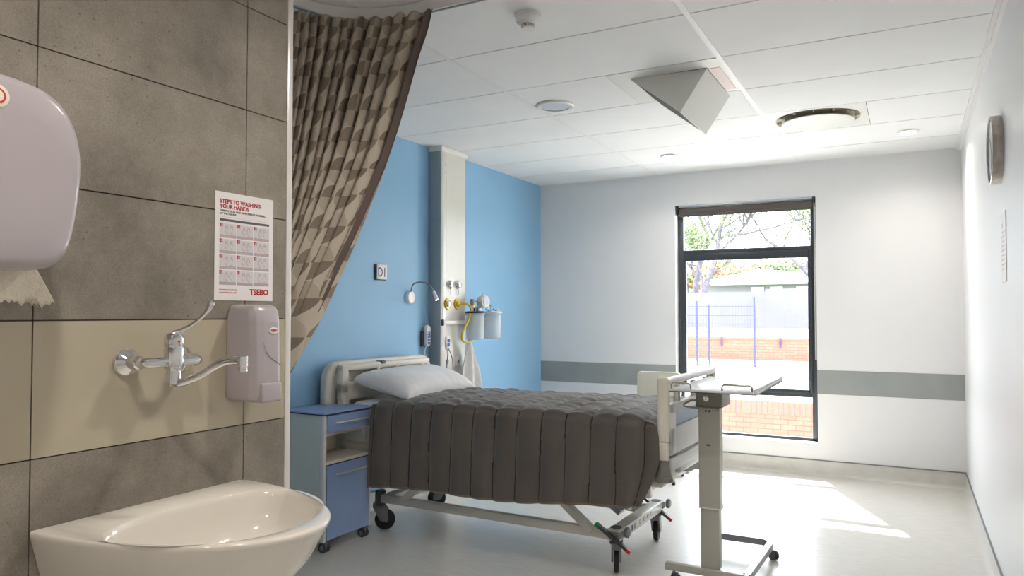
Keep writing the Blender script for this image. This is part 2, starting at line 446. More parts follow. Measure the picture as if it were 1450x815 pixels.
# coved skirtings in floor vinyl with a grey cap
def cove(p0, p1, nrm, name):
    n = Vector(nrm); prof = [(0.001, 0.126), (0.005, 0.126), (0.006, 0.035)] + [(0.006 + 0.032 * (1 - cos(a)), 0.035 - 0.034 * sin(a)) for a in (0.3, 0.6, 0.9, 1.2, 1.57)] + [(0.001, 0.001)]
    b = B(); b.rings([[Vector(p) + n * d + Vector((0, 0, h)) for d, h in prof] for p in (p0, p1)], 'floor')
    b.rings([[Vector(p) + n * d + Vector((0, 0, h)) for d, h in ((0.0005, 0.124), (0.009, 0.124), (0.009, 0.132), (0.0005, 0.132))] for p in (p0, p1)], 'cap_grey')
    b.build(name, kind='structure')
cove((XL, YB, 0), (XR, YB, 0), (0, -1, 0), 'baseboard_back')
cove((XR, YB, 0), (XR, YF, 0), (-1, 0, 0), 'baseboard_right')
cove((XL, YT, 0), (XL, YB, 0), (1, 0, 0), 'baseboard_left')

# suspended ceiling: planks between main tees; fittings take two of the tile places
b = B()
b.box(XL, XR, YF, YB, H + 0.012, H + 0.02, 'gap')
cols = [(XL, -2.017), (-2.017, -0.817), (-0.817, 0.330)]
rows = [3.082 + 0.6 * k for k in range(-9, 6)] + [YB]
rows[0] = YF
G = 0.0075
SPECIAL = {}
for c, (x0, x1) in enumerate(cols):
    for y0, y1 in zip(rows, rows[1:]):
        parts = [(x0, x1)]
        if c == 1 and abs(y0 - 3.682) < 0.01: parts = [(x0, -1.417)]
        if c == 2 and abs(y0 - 4.882) < 0.01: parts = [(-0.217, x1)]
        for a, e in parts:
            b.box((a + 0.012 if a == x0 and a != XL else a + (0.002 if a != XL else 0)), (0.326 if e == 0.330 else e - (0.012 if e == x1 else 0.003)), y0 + G, y1 - G * 0.2, H, H + 0.011, 'ceiling')
for x in (-2.017, -0.817):
    b.box(x - 0.013, x + 0.013, YF, YB, H - 0.002, H + 0.012, 'tee')
b.box(XR - 0.036, XR, YF, YB, H - 0.012, H + 0.012, 'tee'); b.box(XR - 0.018, XR, YF, YB, H - 0.022, H - 0.012, 'tee')
b.box(XL, XL + 0.012, YT, YB, H - 0.003, H + 0.012, 'tee'); b.box(XL, XR, YB - 0.012, YB, H - 0.003, H + 0.012, 'tee')
b.box(XT, XT + 0.012, YF, YT, H - 0.003, H + 0.012, 'tee')
b.build('ceiling', kind='structure', smooth=0)
b = B(); b.box(XL - 0.15, XR + 0.15, YF - 0.15, YB + 0.62, H + 0.12, H + 0.2, 'white_wall'); b.build('roof_slab', kind='structure', smooth=0)

# ------------------------------------------------------------------ window
win = thing('window_1', None, None, ((WX0 + WX1) / 2, YB + 0.12, WZ0), kind='structure')
fy0, fy1 = YB + 0.09, YB + 0.14
b = B()
b.box(WX0, WX0 + 0.05, fy0, fy1, WZ0, WZ1, 'window_frame', 0.003); b.box(WX1 - 0.05, WX1, fy0, fy1, WZ0, WZ1, 'window_frame', 0.003)
b.box(WX0 + 0.03, WX1 - 0.03, fy0, fy1, WZ0, WZ0 + 0.035, 'window_frame', 0.003); b.box(WX0 + 0.03, WX1 - 0.03, fy0, fy1, WZ1 - 0.05, WZ1, 'window_frame', 0.003)
b.build('window_frame', win)
b = B(); b.box(WX0 + 0.049, WX1 - 0.049, fy0, fy1, 1.855, 1.905, 'window_frame', 0.003); b.build('transom', win)
b = B(); b.box(WX0 + 0.049, WX1 - 0.049, fy0, fy1, 0.625, 0.675, 'window_frame', 0.003); b.build('transom', win)
b = B(); sy0, sy1 = fy0 - 0.012, fy0 + 0.03
b.box(WX0 + 0.045, WX0 + 0.075, sy0, sy1, 0.66, 1.87, 'window_frame', 0.003); b.box(WX1 - 0.075, WX1 - 0.045, sy0, sy1, 0.66, 1.87, 'window_frame', 0.003)
b.box(WX0 + 0.06, WX1 - 0.06, sy0, sy1, 0.655, 0.69, 'window_frame', 0.003); b.box(WX0 + 0.06, WX1 - 0.06, sy0, sy1, 1.805, 1.87, 'window_frame', 0.003)
b.build('sash', win)
for z0, z1 in ((WZ0 + 0.03, 0.63), (0.68, 1.815), (1.9, WZ1 - 0.045)):
    b = B(); b.box(WX0 + 0.045, WX1 - 0.045, fy0 + 0.02, fy0 + 0.024, z0, z1, 'glass'); b.build('pane', win, smooth=0)
b = B(); b.box(WX0, WX1, YB - 0.012, fy0, WZ0 - 0.001, WZ0 + 0.012, 'white_wall', 0.003); b.build('trim_4', kind='structure')

bl = thing('roller_blind', 'dark roller blind rolled up at the head of the window, with a pale headrail', 'blind', ((WX0 + WX1) / 2, YB, 2.2))
x0, x1 = WX0 + 0.012, WX1 - 0.006
b = B(); b.lathe([(0.030, 0), (0.030, x1 - x0 - 0.04)], (x0 + 0.02, YB + 0.035, 2.252), 'X', 'blind', 24); b.build('blind_roll', bl)
b = B(); b.box(x0 + 0.02, x1 - 0.02, YB - 0.004, YB + 0.06, 2.286, 2.303, 'blind_tube', 0.003); b.build('headrail', bl)
b = B(); b.box(x0 + 0.025, x1 - 0.025, YB + 0.018, YB + 0.028, 2.200, 2.222, 'blind', 0.003); b.build('bottom_bar', bl)
for x in (x0, x1 - 0.016):
    b = B(); b.box(x, x + 0.016, YB - 0.006, YB + 0.07, 2.215, 2.304, 'black', 0.004); b.build('end_bracket', bl)
b = B(); b.tube([(x1 - 0.006, YB - 0.008, 2.25), (x1 - 0.006, YB - 0.008, 0.95)], 0.0018, 'white_plastic', 6)
b.tube([(x1 - 0.0, YB + 0.004, 2.25), (x1 - 0.0, YB + 0.004, 0.95)], 0.0018, 'white_plastic', 6); b.build('bead_chain', bl)

# ------------------------------------------------------------------ outside
b = B(); b.box(-30, 22, YB + 0.24, 13, -1.4, -1.2, 'paving'); b.build('ground_1', kind='structure', smooth=0)
b = B(); b.box(-32, 24, 13.23, 24.6, -1.4, -0.135, 'paving'); b.build('ground_2', kind='structure', smooth=0)
b = B(); b.prism([(-60, 24.6, -1.4), (-60, 24.6, 0.50), (-60, 38.2, 0.60), (-60, 38.2, -1.4)], (110, 0, 0), 'grass'); b.build('ground_3', kind='structure', smooth=0)
b = B(); b.box(-80, 60, 38.2, 120, -1.4, 0.6, 'grass'); b.build('ground_4', kind='structure', smooth=0)
rw = thing('brick_wall', 'low red brick retaining wall just outside the window with soldier course on top', 'wall', (-3, 13.1, -1.2))
b = B(); b.box(-14, 10, 13.0, 13.23, -1.2, -0.36, 'brick'); b.build('brick_face', rw, smooth=0)
b = B()
for i in range(130): b.box(-9 + i * 0.086, -9 + i * 0.086 + 0.078, 12.99, 13.23, -0.36, -0.135, 'brick_plain', 0.004, 1)
b.box(-9, 2.2, 13.0, 13.22, -0.36, -0.14, 'render_grey'); b.build('soldier_course', rw)
rw = thing('brick_wall', 'red brick garden wall beyond the white paving, below the grass bank', 'wall', (-4, 24.4, -0.135))
b = B(); b.box(-20, 12, 24.2, 24.42, -0.135, 0.50, 'brick'); b.build('brick_face', rw, smooth=0)
b = B(); b.box(-20, 12, 24.18, 24.44, 0.50, 0.585, 'brick_plain', 0.01, 1); b.build('coping', rw)
# rendered boundary wall
b = B(); b.prism([(-22, 38.5, 0.5), (14, 38.5, 0.5), (14, 38.5, 2.72), (-6.35, 38.5, 2.55), (-6.35, 38.5, 2.43), (-22, 38.5, 2.43)], (0, 0.3, 0), 'render_grey')
b.build('boundary_wall', label='long grey rendered wall behind the grass bank outside', cat='wall', smooth=0)
# far building
fb = thing('building', 'low building with a long white sheet roof behind the grey wall', 'building', (-8, 62, 0.6))
b = B(); b.box(-14.5, 8, 60, 70, 0.6, 3.75, 'render_grey'); b.build('wall', fb, smooth=0)
b = B(); b.prism([(-15, 59.3, 3.7), (9, 59.3, 3.7), (9, 64.5, 4.5), (-10.2, 64.5, 4.5), (-11.5, 63.5, 4.8), (-13.5, 63.0, 4.3)], (0, 0.2, 0.12), 'roof')
b.prism([(9, 59.3, 3.6), (9, 70, 3.6), (9, 64.5, 4.6)], (-23, 0, 0), 'roof'); b.build('roof', fb, smooth=0)
for x in (-10.9, -9.5, -7.6):
    b = B(); b.box(x, x + 0.9, 59.9, 59.99, 2.9, 3.4, 'white_wall', 0.02); b.build('window', fb)

# fence posts and wire panel
for i, (x, y, z0, z1, hd, lab) in enumerate(((-5.33, 21.0, -0.135, 1.70, 0, 'slim blue grey fence post nearest the left edge of the window'),
                                             (-4.99, 21.0, -0.135, 1.60, 1, 'blue grey fence post with a pale cap, second from the left of the window'),
                                             (-3.75, 21.0, -0.135, 1.79, 0, 'tall lone blue grey fence post in the middle of the window'))):
    t = thing('fence_post', lab, 'post', (x, y, z0), group=None)
    b = B(); b.box(x - 0.025, x + 0.025, y - 0.025, y + 0.025, z0, z1, 'post_paint', 0.005); b.build('post', t)
    if i != 1:
        b = B(); b.box(x - 0.04, x + 0.04, y - 0.04, y + 0.04, z0 + 0.3, z0 + 0.55, 'post_paint', 0.006); b.build('sleeve', t)
    else:
        b = B(); b.box(x - 0.08, x + 0.08, y - 0.06, y + 0.06, z1, z1 + 0.06, 'white_wall', 0.01); b.build('cap', t)
b = B()
for z in (1.28, 1.53, 1.04, 0.80): b.box(-8.5, -3.75, 20.995, 21.005, z - 0.007, z + 0.007, 'post_paint')
for i in range(60): b.box(-8.5 + i * 0.08, -8.5 + i * 0.08 + 0.004, 20.998, 21.002, 0.75, 1.6, 'post_paint')
b.build('wire_fence_panel', label='open wire mesh fence panel hung on the blue grey posts', cat='fence', smooth=0)
for x, y, lab in ((-5.35, 24.16, 'short dark stub bracket fixed on the garden wall, left one'), (-3.55, 24.16, 'short dark stub bracket fixed on the garden wall, right one')):
    b = B(); b.box(x - 0.02, x + 0.02, y - 0.03, y + 0.01, 0.28, 0.60, 'post_paint', 0.005); b.box(x - 0.035, x + 0.035, y - 0.04, y + 0.01, 0.36, 0.46, 'post_paint', 0.005)
    b.build('wall_bracket', label=lab, cat='bracket')

def leaf_cloud(b, c, r, n, size, m, rnd):
    for _ in range(n):
        d = Vector((rnd.gauss(0, 1), rnd.gauss(0, 1), rnd.gauss(0, 0.8))); p = Vector(c) + d * r * 0.45
        a = Vector((rnd.uniform(-1, 1), rnd.uniform(-1, 1), rnd.uniform(-1, 1))).normalized(); q = a.orthogonal().normalized() * size * rnd.uniform(0.6, 1.3)
        a *= size * rnd.uniform(0.6, 1.3)
        b.append((p - a, p + q * 0.5, p + a, p - q * 0.5, m))

def make_quads(b, qs):
    bm = bmesh.new(); ml = []
    for q in qs:
        f = bm.faces.new([bm.verts.new(x) for x in q[:4]]); f.material_index = b.mi(q[4])
    me = bpy.data.meshes.new('t'); bm.to_mesh(me); bm.free(); b.bm.from_mesh(me); bpy.data.meshes.remove(me)

def tree(label, trunk, r0, branches, seed, nleaf, lsize):
    rnd = random.Random(seed)
    t = thing('tree', label, 'tree', trunk[0])
    b = B(); P = catmull(trunk, 6); n = len(P)
    b.tube(P, [r0 * (1 - 0.55 * i / (n - 1)) for i in range(n)], 'bark', 8)
    q = []
    def grow(p, d, ln, r, lev):
        pts = [p]; dd = d.copy()
        for k in range(5):
            dd = (dd + Vector((rnd.uniform(-1, 1), rnd.uniform(-0.6, 0.6), rnd.uniform(-0.7, 0.9))) * 0.28).normalized(); pts.append(pts[-1] + dd * ln / 5)
        b.tube(pts, [r * (1 - 0.13 * i) for i in range(6)], 'bark', 5)
        if lev > 0:
            for k in range(5):
                s = pts[rnd.choice((1, 2, 3, 4, 5))]
                nd = (dd + Vector((rnd.uniform(-1, 1), rnd.uniform(-1, 1), rnd.uniform(-0.5, 0.9))) * 0.9).normalized()
                grow(s, nd, ln * rnd.uniform(0.5, 0.75), r * 0.5, lev - 1)
        if lev == 0:
            for s in pts[3:]: leaf_cloud(q, s, 0.55, nleaf, lsize, 'leaf', rnd)
    for (i, d, ln, r) in branches: grow(P[min(int(i * (n - 1)), n - 1)], Vector(d).normalized(), ln, r, 3)
    b.build('trunk', t)
    b2 = B(); make_quads(b2, q); b2.build('foliage', t, smooth=0)
    return t
tree('slender leafy tree furthest left outside the window', [(-10.8, 42, 0.55), (-10.76, 42, 2.2), (-10.5, 42, 4.0), (-10.0, 42, 5.6)], 0.22,
     [(0.6, (-0.5, 0, 1), 3.0, 0.10), (0.85, (0.5, 0, 1), 3.4, 0.11), (1.0, (0.0, 0, 1), 3.2, 0.12), (0.7, (-1, 0.2, 0.4), 2.6, 0.07)], 3, 5, 0.075)
tree('forked leafy tree with a kinked trunk, second from the left outside the window', [(-9.85, 41, 0.55), (-9.75, 41, 1.9), (-9.95, 41, 2.7), (-9.4, 41, 4.2), (-9.1, 41, 5.9)], 0.25,
     [(0.45, (-0.5, 0, 1), 2.6, 0.09), (0.8, (1, 0, 0.7), 3.6, 0.10), (1.0, (0.25, 0, 1), 3.4, 0.12), (0.95, (1, 0, 0.35), 3.8, 0.09), (0.9, (-0.4, 0.2, 1), 3, 0.09)], 5, 5, 0.075)
tree('leaning leafy tree at the right edge of the window view', [(-2.6, 42, 0.55), (-3.1, 42, 2.0), (-4.5, 42, 3.2), (-5.5, 42, 4.3), (-6.9, 42, 5.4)], 0.20,
     [(0.45, (-0.1, 0, 1), 4.4, 0.11), (0.6, (0.1, 0, 1), 4.2, 0.10), (0.85, (0.2, 0, 1), 3.0, 0.07), (1.0, (-0.4, 0, 1), 2.4, 0.06)], 11, 5, 0.075)
# hedge line of trees behind the building
rnd = random.Random(21)
HL = ['round green tree behind the left end of the white roof', 'red flowering tree behind the peak of the white roof', 'bushy green tree behind the roof, right of the red flowering one', 'yellow green tree behind the middle of the white roof', 'tall green tree behind the roof towards the right', 'green tree furthest right behind the white roof']
for i, x in enumerate((-21.5, -18.0, -15.0, -11.8, -8.6, -5.0)):
    t = thing('background_tree', HL[i], 'tree', (x, 80, 0.6), group=None)
    b = B(); b.tube([(x, 80, 0.6), (x + 0.2, 80, 3.2), (x, 80, 6)], [0.3, 0.25, 0.12], 'bark', 8); b.build('trunk', t)
    q = []
    for k in range(34):
        c = (x + rnd.gauss(0, 1.3), 80 + rnd.gauss(0, 1.0), 5.4 + rnd.gauss(0, 0.75))
        red = (i == 1 and rnd.random() < 0.75) or (i in (0, 2) and rnd.random() < 0.22)
        leaf_cloud(q, c, 1.1, 60, 0.22, 'blossom' if red else 'leaf_dark', rnd)
    b = B(); make_quads(b, q); b.build('crown', t, smooth=0)

# ------------------------------------------------------------------ ceiling fittings
def downlight(x, y, label, grp=None, watts=DOWN_W):
    t = thing('downlight', label, 'downlight', (x, y, H - 0.01), group=grp)
    b = B(); b.lathe([(0.052, -0.004), (0.066, -0.004), (0.070, 0.0), (0.070, 0.009), (0.052, 0.009)], (x, y, H - 0.009), 'Z', 'white_plastic', 32, False, False); b.build('bezel', t)
    b = B(); b.lathe([(0.053, 0), (0.053, 0.003)], (x, y, H - 0.0135), 'Z', 'lamp_glow', 32); b.build('lens', t)
    ld = bpy.data.lights.new('downlight_beam', 'AREA'); ld.shape = 'DISK'; ld.size = 0.10; ld.energy = watts; ld.color = (1.0, 0.93, 0.84); ld.spread = radians(150)
    lo = bpy.data.objects.new('downlight_beam', ld); COL.objects.link(lo); lo.parent = t; lo.location = (0, 0, -0.012)
    return t
downlight(-1.685, 5.81, 'lit round downlight in the ceiling above the window, left of the round air vent')
downlight(0.007, 5.81, 'lit round downlight in the ceiling near the clock wall, right of the round air vent')
for x, y, lab in ((-0.75, 2.05, 'lit round downlight in the ceiling between the curtain end and the smoke detector'), (-0.75, 0.55, 'lit round downlight in the ceiling in front of the towel dispenser'), (-0.55, -1.1, 'added round downlight in the unseen ceiling behind the camera, furthest from the window')):  # last one is added out of view behind the camera to brighten the room
    downlight(x, y, lab, None, AISLE_W)

t = thing('round_ceiling_light', 'unlit round ceiling light with opal lens, left of the wedge air outlet', 'ceiling light', (-1.888, 4.07, H - 0.01))
b = B(); b.lathe([(0.088, -0.004), (0.108, -0.006), (0.115, -0.001), (0.115, 0.009), (0.088, 0.009)], (-1.888, 4.07, H - 0.009), 'Z', 'white_plastic', 48, False, False); b.build('bezel', t)
b = B(); b.lathe([(0.089, 0), (0.089, 0.004)], (-1.888, 4.07, H - 0.010), 'Z', 'lens_off', 48); b.build('lens', t)

sx, sy = -1.409, 2.765
t = thing('smoke_detector', 'white domed smoke detector on the ceiling near the curtain', 'smoke detector', (sx, sy, H - 0.065))
b = B(); b.lathe([(0.052, 0.0), (0.054, -0.004), (0.054, -0.018), (0.051, -0.021)], (sx, sy, H), 'Z', 'white_plastic', 40); b.build('base', t)
b = B(); b.lathe([(0.050, -0.021), (0.051, -0.030), (0.046, -0.040), (0.036, -0.044), (0.028, -0.046)], (sx, sy, H), 'Z', 'white_plastic', 40); b.build('body', t)
b = B(); b.lathe([(0.023, -0.044), (0.023, -0.060)], (sx, sy, H), 'Z', 'black', 24)
for k in range(20):
    a = 2 * pi * k / 20; b.tube([(sx + 0.027 * cos(a), sy + 0.027 * sin(a), H - 0.045), (sx + 0.026 * cos(a), sy + 0.026 * sin(a), H - 0.060)], 0.002, 'white_plastic', 6)
b.lathe([(0.028, -0.059), (0.026, -0.065), (0.012, -0.067)], (sx, sy, H), 'Z', 'white_plastic', 24); b.build('sensing_chamber', t)
b = B(); b.lathe([(0.003, 0), (0.003, -0.004)], (sx - 0.032, sy - 0.030, H - 0.041), 'Z', 'black', 10); b.build('indicator', t)

# wedge air outlet
t = thing('wedge_air_diffuser', 'white wedge shaped air outlet hanging below the ceiling with one dark open side', 'air vent', (-1.117, 3.982, H - 0.22))
tx0, tx1, ty0, ty1 = -1.4175, -0.830, 3.6895, 4.2805
b = B()
for (a, c, d, e) in ((tx0, tx1, ty0, 3.81), (tx0, tx1, 4.385 - 0.12, ty1), (tx0, -1.316, 3.81, 4.265), (-0.905, tx1, 3.81, 4.265)): b.box(a, c, d, e, H - 0.001, H + 0.011, 'diff_white')
b.build('ceiling_plate', t, smooth=0)
b = B(); b.box(-0.90, -0.845, 3.83, 4.24, H - 0.0025, H - 0.001, 'diff_pink'); b.build('sealing_tape', t, smooth=0)
A0, A1, A5 = Vector((-1.316, 3.808, H)), Vector((-0.908, 3.82, H)), Vector((-1.046, 3.808, H - 0.213))
dv = Vector((0, 0.555, 0))
b = B(); b.prism([A0, A1, A5], (0, 0.006, 0), 'diff_white', 0.001, 1); b.prism([A0 + dv, A1 + dv, A5 + dv], (0, -0.006, 0), 'diff_white', 0.001, 1)
nn = (A5 - A1).cross(dv).normalized() * 0.006
b.prism([A1, A1 + dv, A5 + dv, A5], -nn, 'diff_white', 0.001, 1)
b.bar([A0 + Vector((0, 0.003, -0.001)), A5 + Vector((0, 0.003, 0))], 0.004, 0.004, 'diff_white'); b.bar([A5 + Vector((0, 0, -0.001)), A5 + dv + Vector((0, 0, -0.001))], 0.005, 0.004, 'diff_white')
b.build('wedge_hood', t)
b = B(); b.prism([A0 + Vector((0.004, 0.007, 0)), A5 + Vector((-0.001, 0.007, 0.003)), A5 + dv + Vector((-0.001, -0.007, 0.003)), A0 + dv + Vector((0.004, -0.007, 0))], (0.003, 0, 0.003), 'black'); b.build('air_slot', t, smooth=0)

# round swirl diffuser
cx, cy = -0.517, 5.182
t = thing('round_air_diffuser', 'round white ceiling air vent with a hanging disc and a slotted ring', 'air vent', (cx, cy, H - 0.05))
b = B()
R1 = 0.272; n = 48
ring_o = []; ring_i = []
for k in range(n):
    a = 2 * pi * k / n; ca, sa = cos(a), sin(a); s = 0.2992 / max(abs(ca), abs(sa))
    ring_o.append((cx + ca * s, cy + sa * s)); ring_i.append((cx + ca * R1, cy + sa * R1))
b.rings([[(x, y, H) for x, y in ring_o], [(x, y, H) for x, y in ring_i], [(cx + (x - cx) * 0.91, cy + (y - cy) * 0.91, H + 0.0105) for x, y in ring_i]], 'diff_white', False, False)
b.build('ceiling_plate', t)
b = B(); b.lathe([(0.256, H + 0.001), (0.249, H + 0.0100), (0.240, H + 0.0112)], (cx, cy, 0), 'Z', 'diff_beige', 48, False, True); b.build('throat', t)
b = B()
for k in range(24):
    a = 2 * pi * k / 24
    if k % 2 == 0: b.box(-0.0015, 0.0015, 0.22, 0.250, -0.004, 0.010, 'diff_white', mtx=Matrix.Translation((cx, cy, H + 0.0)) @ Matrix.Rotation(a, 4, 'Z'))
b.lathe([(0.2380, H + 0.0050), (0.2380, H + 0.0100)], (cx, cy, 0), 'Z', 'black', 48, False, False)
b.build('slotted_ring', t, smooth=0)
b = B(); b.lathe([(0.0, 0.002), (0.205, 0.002), (0.218, 0.0), (0.222, 0.004), (0.205, 0.010), (0.0, 0.012)], (cx, cy, H - 0.026), 'Z', 'diff_white', 56, True, True); b.build('disc', t)

# ------------------------------------------------------------------ curtain rail and curtain
rail_pts = [(-1.30, 2.462), (-1.694, 2.462), (-1.80, 2.455), (-1.905, 2.432), (-2.00, 2.392), (-2.075, 2.33), (-2.125, 2.25), (-2.148, 2.16), (-2.155, 2.05), (-2.155, 1.70)]
t = thing('curtain_rail', 'pale curved curtain rail under the ceiling, carrying the patterned curtain', 'curtain rail', (-1.9, 2.4, 2.55))
RP = catmull([(x, y, 2.572) for x, y in rail_pts], 6)
rp = catmull([(-1.28, 2.458, 2.575), (-1.6, 2.46, 2.575)] + [(x, y, 2.575) for x, y in rail_pts[2:]], 8)
b = B(); b.bar(rp, 0.030, 0.044, 'white_plastic'); b.build('track', t)
b = B(); b.bar([p + Vector((0, 0, -0.0235)) for p in rp], 0.010, 0.003, 'grey_metal'); b.build('runner_slot', t, smooth=0)

edge = [(-1.67, 2.433, 2.547), (-1.695, 2.430, 2.458), (-1.721, 2.405, 2.345), (-1.746, 2.362, 2.169), (-1.772, 2.326, 2.02), (-1.797, 2.288, 1.89), (-1.823, 2.245, 1.774), (-1.848, 2.184, 1.632), (-1.874, 2.108, 1.477), (-1.899, 2.033, 1.325), (-1.925, 1.928, 1.164), (-1.95, 1.85, 1.03)]
EP = catmull(edge, 6)
def along(P, s):
    f = s * (len(P) - 1); i = min(int(f), len(P) - 2); return P[i].lerp(P[i + 1], f - i)
top = catmull([(-1.668, 2.452, 2.545), (-1.80, 2.447, 2.545), (-1.905, 2.425, 2.545), (-2.00, 2.385, 2.545), (-2.07, 2.322, 2.545), (-2.118, 2.245, 2.545), (-2.14, 2.16, 2.545), (-2.147, 2.05, 2.545), (-2.15, 1.80, 2.545)], 8)
NU, NV = 340, 90
bm = bmesh.new(); uvl = bm.loops.layers.uv.new('UVMap'); grid = []; FAB = 3.4; DROP = 1.9
npl = 17
for j in range(NV + 1):
    v = j / NV; row = []
    E = along(EP, v); Lf = Vector((-2.17, 1.765, 2.545 - 1.52 * v))
    for i in range(NU + 1):
        s = i / NU
        # phase jitter so pleats are uneven
        ss = s + 0.010 * sin(9 * s + 1) + 0.006 * sin(31 * s)
        base_t = along(top, s)
        lin_b = E.lerp(Lf, s)
        k = (1 - v) ** 1.25
        lin_t = top[0].lerp(top[-1], s)
        P = lin_b + (base_t - lin_t) * k
        a = along(top, min(1, s + 0.01)); c = along(top, max(0, s - 0.01)); tg = (a - c); tg.z = 0; tg.normalize(); nr = Vector((tg.y, -tg.x, 0))
        nr = nr.lerp(Vector((0.9, -0.45, 0)), v * 0.6).normalized()
        ph = 2 * pi * npl * ss + 0.9 * sin(3 * v + 8 * s)
        amp = 0.031 + 0.014 * sin(7.3 * s * pi + 1.0) * 0.5 + 0.010 * v
        amp *= (0.55 + 0.45 * min(1, v * 8))
        if s < 0.05: amp *= s / 0.05
        w2 = math.tanh(1.6 * sin(ph)) * 0.95 + 0.22 * sin(2 * ph + 1.3 + 2 * v)
        tz = 0.012 * noise.noise(Vector((s * 40, 0.3, 0))) + 0.006 * sin(2 * ph) if v < 0.03 else 0
        P = P + nr * amp * w2 + tg * 0.010 * cos(ph) * min(1, s * 12) + Vector((0, 0, tz))
        row.append(bm.verts.new(P))
    grid.append(row)
curtain_b = B(); im = curtain_b.mi('curtain'); ih = curtain_b.mi('curtain_hem')
for j in range(NV):
    for i in range(NU):
        f = bm.faces.new((grid[j][i], grid[j][i + 1], grid[j + 1][i + 1], grid[j + 1][i]))
        f.material_index = ih if i < 4 + 12 * (1 - j / NV) ** 2 else im
        for lp, (a, c) in zip(f.loops, ((i, j), (i + 1, j), (i + 1, j + 1), (i, j + 1))):
            lp[uvl].uv = (a / NU * FAB / 0.060, -c / NV * DROP / 0.078)
me = bpy.data.meshes.new('t'); bm.to_mesh(me); bm.free(); curtain_b.bm.from_mesh(me); bpy.data.meshes.remove(me)
cur = curtain_b.build('privacy_curtain', smooth=180, label='taupe patterned curtain on the curved rail, swept back behind the tiled wall', cat='curtain')
sm = cur.modifiers.new('thick', 'SOLIDIFY'); sm.thickness = 0.0015

# ------------------------------------------------------------------ washbasin
t = thing('washbasin', 'wide white ceramic half round washbasin hung on the tiled wall', 'washbasin', (XT + 0.2, 1.213, 0.60))
YC = 1.213; RZ = 0.86
def dring(a, bx, z, n=64, d0=0.0, back=True):
    """half ellipse standing off the wall"""
    r = []
    for k in range(n + 1):
        th = -pi / 2 + pi * k / n
        r.append((XT + 0.0015 + d0 + bx * max(cos(th), 0) ** 1.0, YC + a * sin(th), z))
    for k in range(1, 16):
        r.append((XT + 0.0015 + d0, YC + a * (1 - 2 * k / 16), z))
    return r
def bowl(fx, z, n=64):
    """inner bowl ring, 80 points matched to dring"""
    r = []; dc = 0.20
    sc, = (fx,)
    for k in range(n + 1):
        th = -pi / 2 + pi * k / n
        r.append((XT + dc + 0.272 * sc * max(cos(th), 0), YC + 0.252 * sc * sin(th) * (1 if sc > .5 else 1), z))
    for k in range(1, 16):
        y = 1 - 2 * k / 16
        r.append((XT + dc - 0.095 * sc * (1 - abs(y) ** 2.6) ** 0.6, YC + 0.252 * sc * y, z))
    return r
outer = [(0.10, 0.16, 0.615), (0.17, 0.26, 0.625), (0.215, 0.345, 0.66), (0.245, 0.415, 0.71), (0.268, 0.468, 0.765), (0.282, 0.503, 0.82), (0.289, 0.521, 0.848), (0.290, 0.524, 0.856), (0.2885, 0.521, 0.8605), (0.284, 0.513, 0.8625)]
rings = [dring(a, c, z) for a, c, z in outer]
rings += [bowl(1.03, 0.8625), bowl(1.0, 0.859), bowl(0.975, 0.848), bowl(0.93, 0.81), bowl(0.86, 0.775), bowl(0.70, 0.748), bowl(0.42, 0.737), bowl(0.12, 0.733)]
b = B(); b.rings(rings, 'ceramic', True, True); b.build('basin_bowl', t, smooth=60)
b = B(); b.lathe([(0.0, 0.004), (0.018, 0.004), (0.022, 0.0), (0.022, -0.01)], (XT + 0.2, YC, 0.737), 'Z', 'chrome', 24); b.build('drain', t)
b = B(); b.tube([(XT + 0.2, YC, 0.62), (XT + 0.2, YC, 0.50), (XT + 0.17, YC, 0.46), (XT + 0.08, YC, 0.46), (XT + 0.005, YC, 0.46)], 0.018, 'chrome', 14); b.lathe([(0.03, 0), (0.03, 0.09)], (XT + 0.2, YC, 0.46), 'Z', 'chrome', 20); b.build('waste_trap', t)

# ------------------------------------------------------------------ wall tap
t = thing('wall_tap', 'chrome wall mixer tap with elbow lever and long spout above the basin', 'tap', (-1.60, 1.214, 1.21))
FZ = 1.212
for y in (1.139, 1.292):
    b = B(); b.lathe([(0.034, 0.001), (0.034, 0.006), (0.030, 0.012), (0.017, 0.020), (0.014, 0.024), (0.014, 0.03)], (XT, y, FZ), 'X', 'chrome', 36); b.build('wall_flange', t)
for s, y in ((1, 1.139), (-1, 1.292)):
    b = B(); b.lathe([(0.015, 0.024), (0.0165, 0.03), (0.0165, 0.052), (0.013, 0.056)], (XT, y, FZ), 'X', 'chrome', 6 * 4)
    b.tube(catmull([(XT + 0.05, y, FZ), (XT + 0.068, y + s * 0.004, FZ), (XT + 0.076, y + s * 0.018, FZ), (XT + 0.077, 1.214 - s * 0.01, FZ)], 6), 0.0125, 'chrome', 16); b.build('inlet_arm', t)
bx, by = XT + 0.077, 1.214
b = B(); b.lathe([(0.016, -0.045), (0.0175, -0.043), (0.0175, -0.022), (0.021, -0.018), (0.0235, -0.005), (0.0235, 0.032), (0.0225, 0.034), (0.0225, 0.037), (0.0235, 0.039), (0.0235, 0.056), (0.020, 0.066), (0.010, 0.071)], (bx, by, FZ), 'Z', 'chrome', 36); b.build('body', t)
b = B(); lv = catmull([(bx + 0.006, by - 0.004, FZ + 0.066), (bx + 0.020, by + 0.008, FZ + 0.077), (bx + 0.055, by + 0.020, FZ + 0.098), (bx + 0.085, by + 0.026, FZ + 0.123), (bx + 0.097, by + 0.028, FZ + 0.142)], 6)
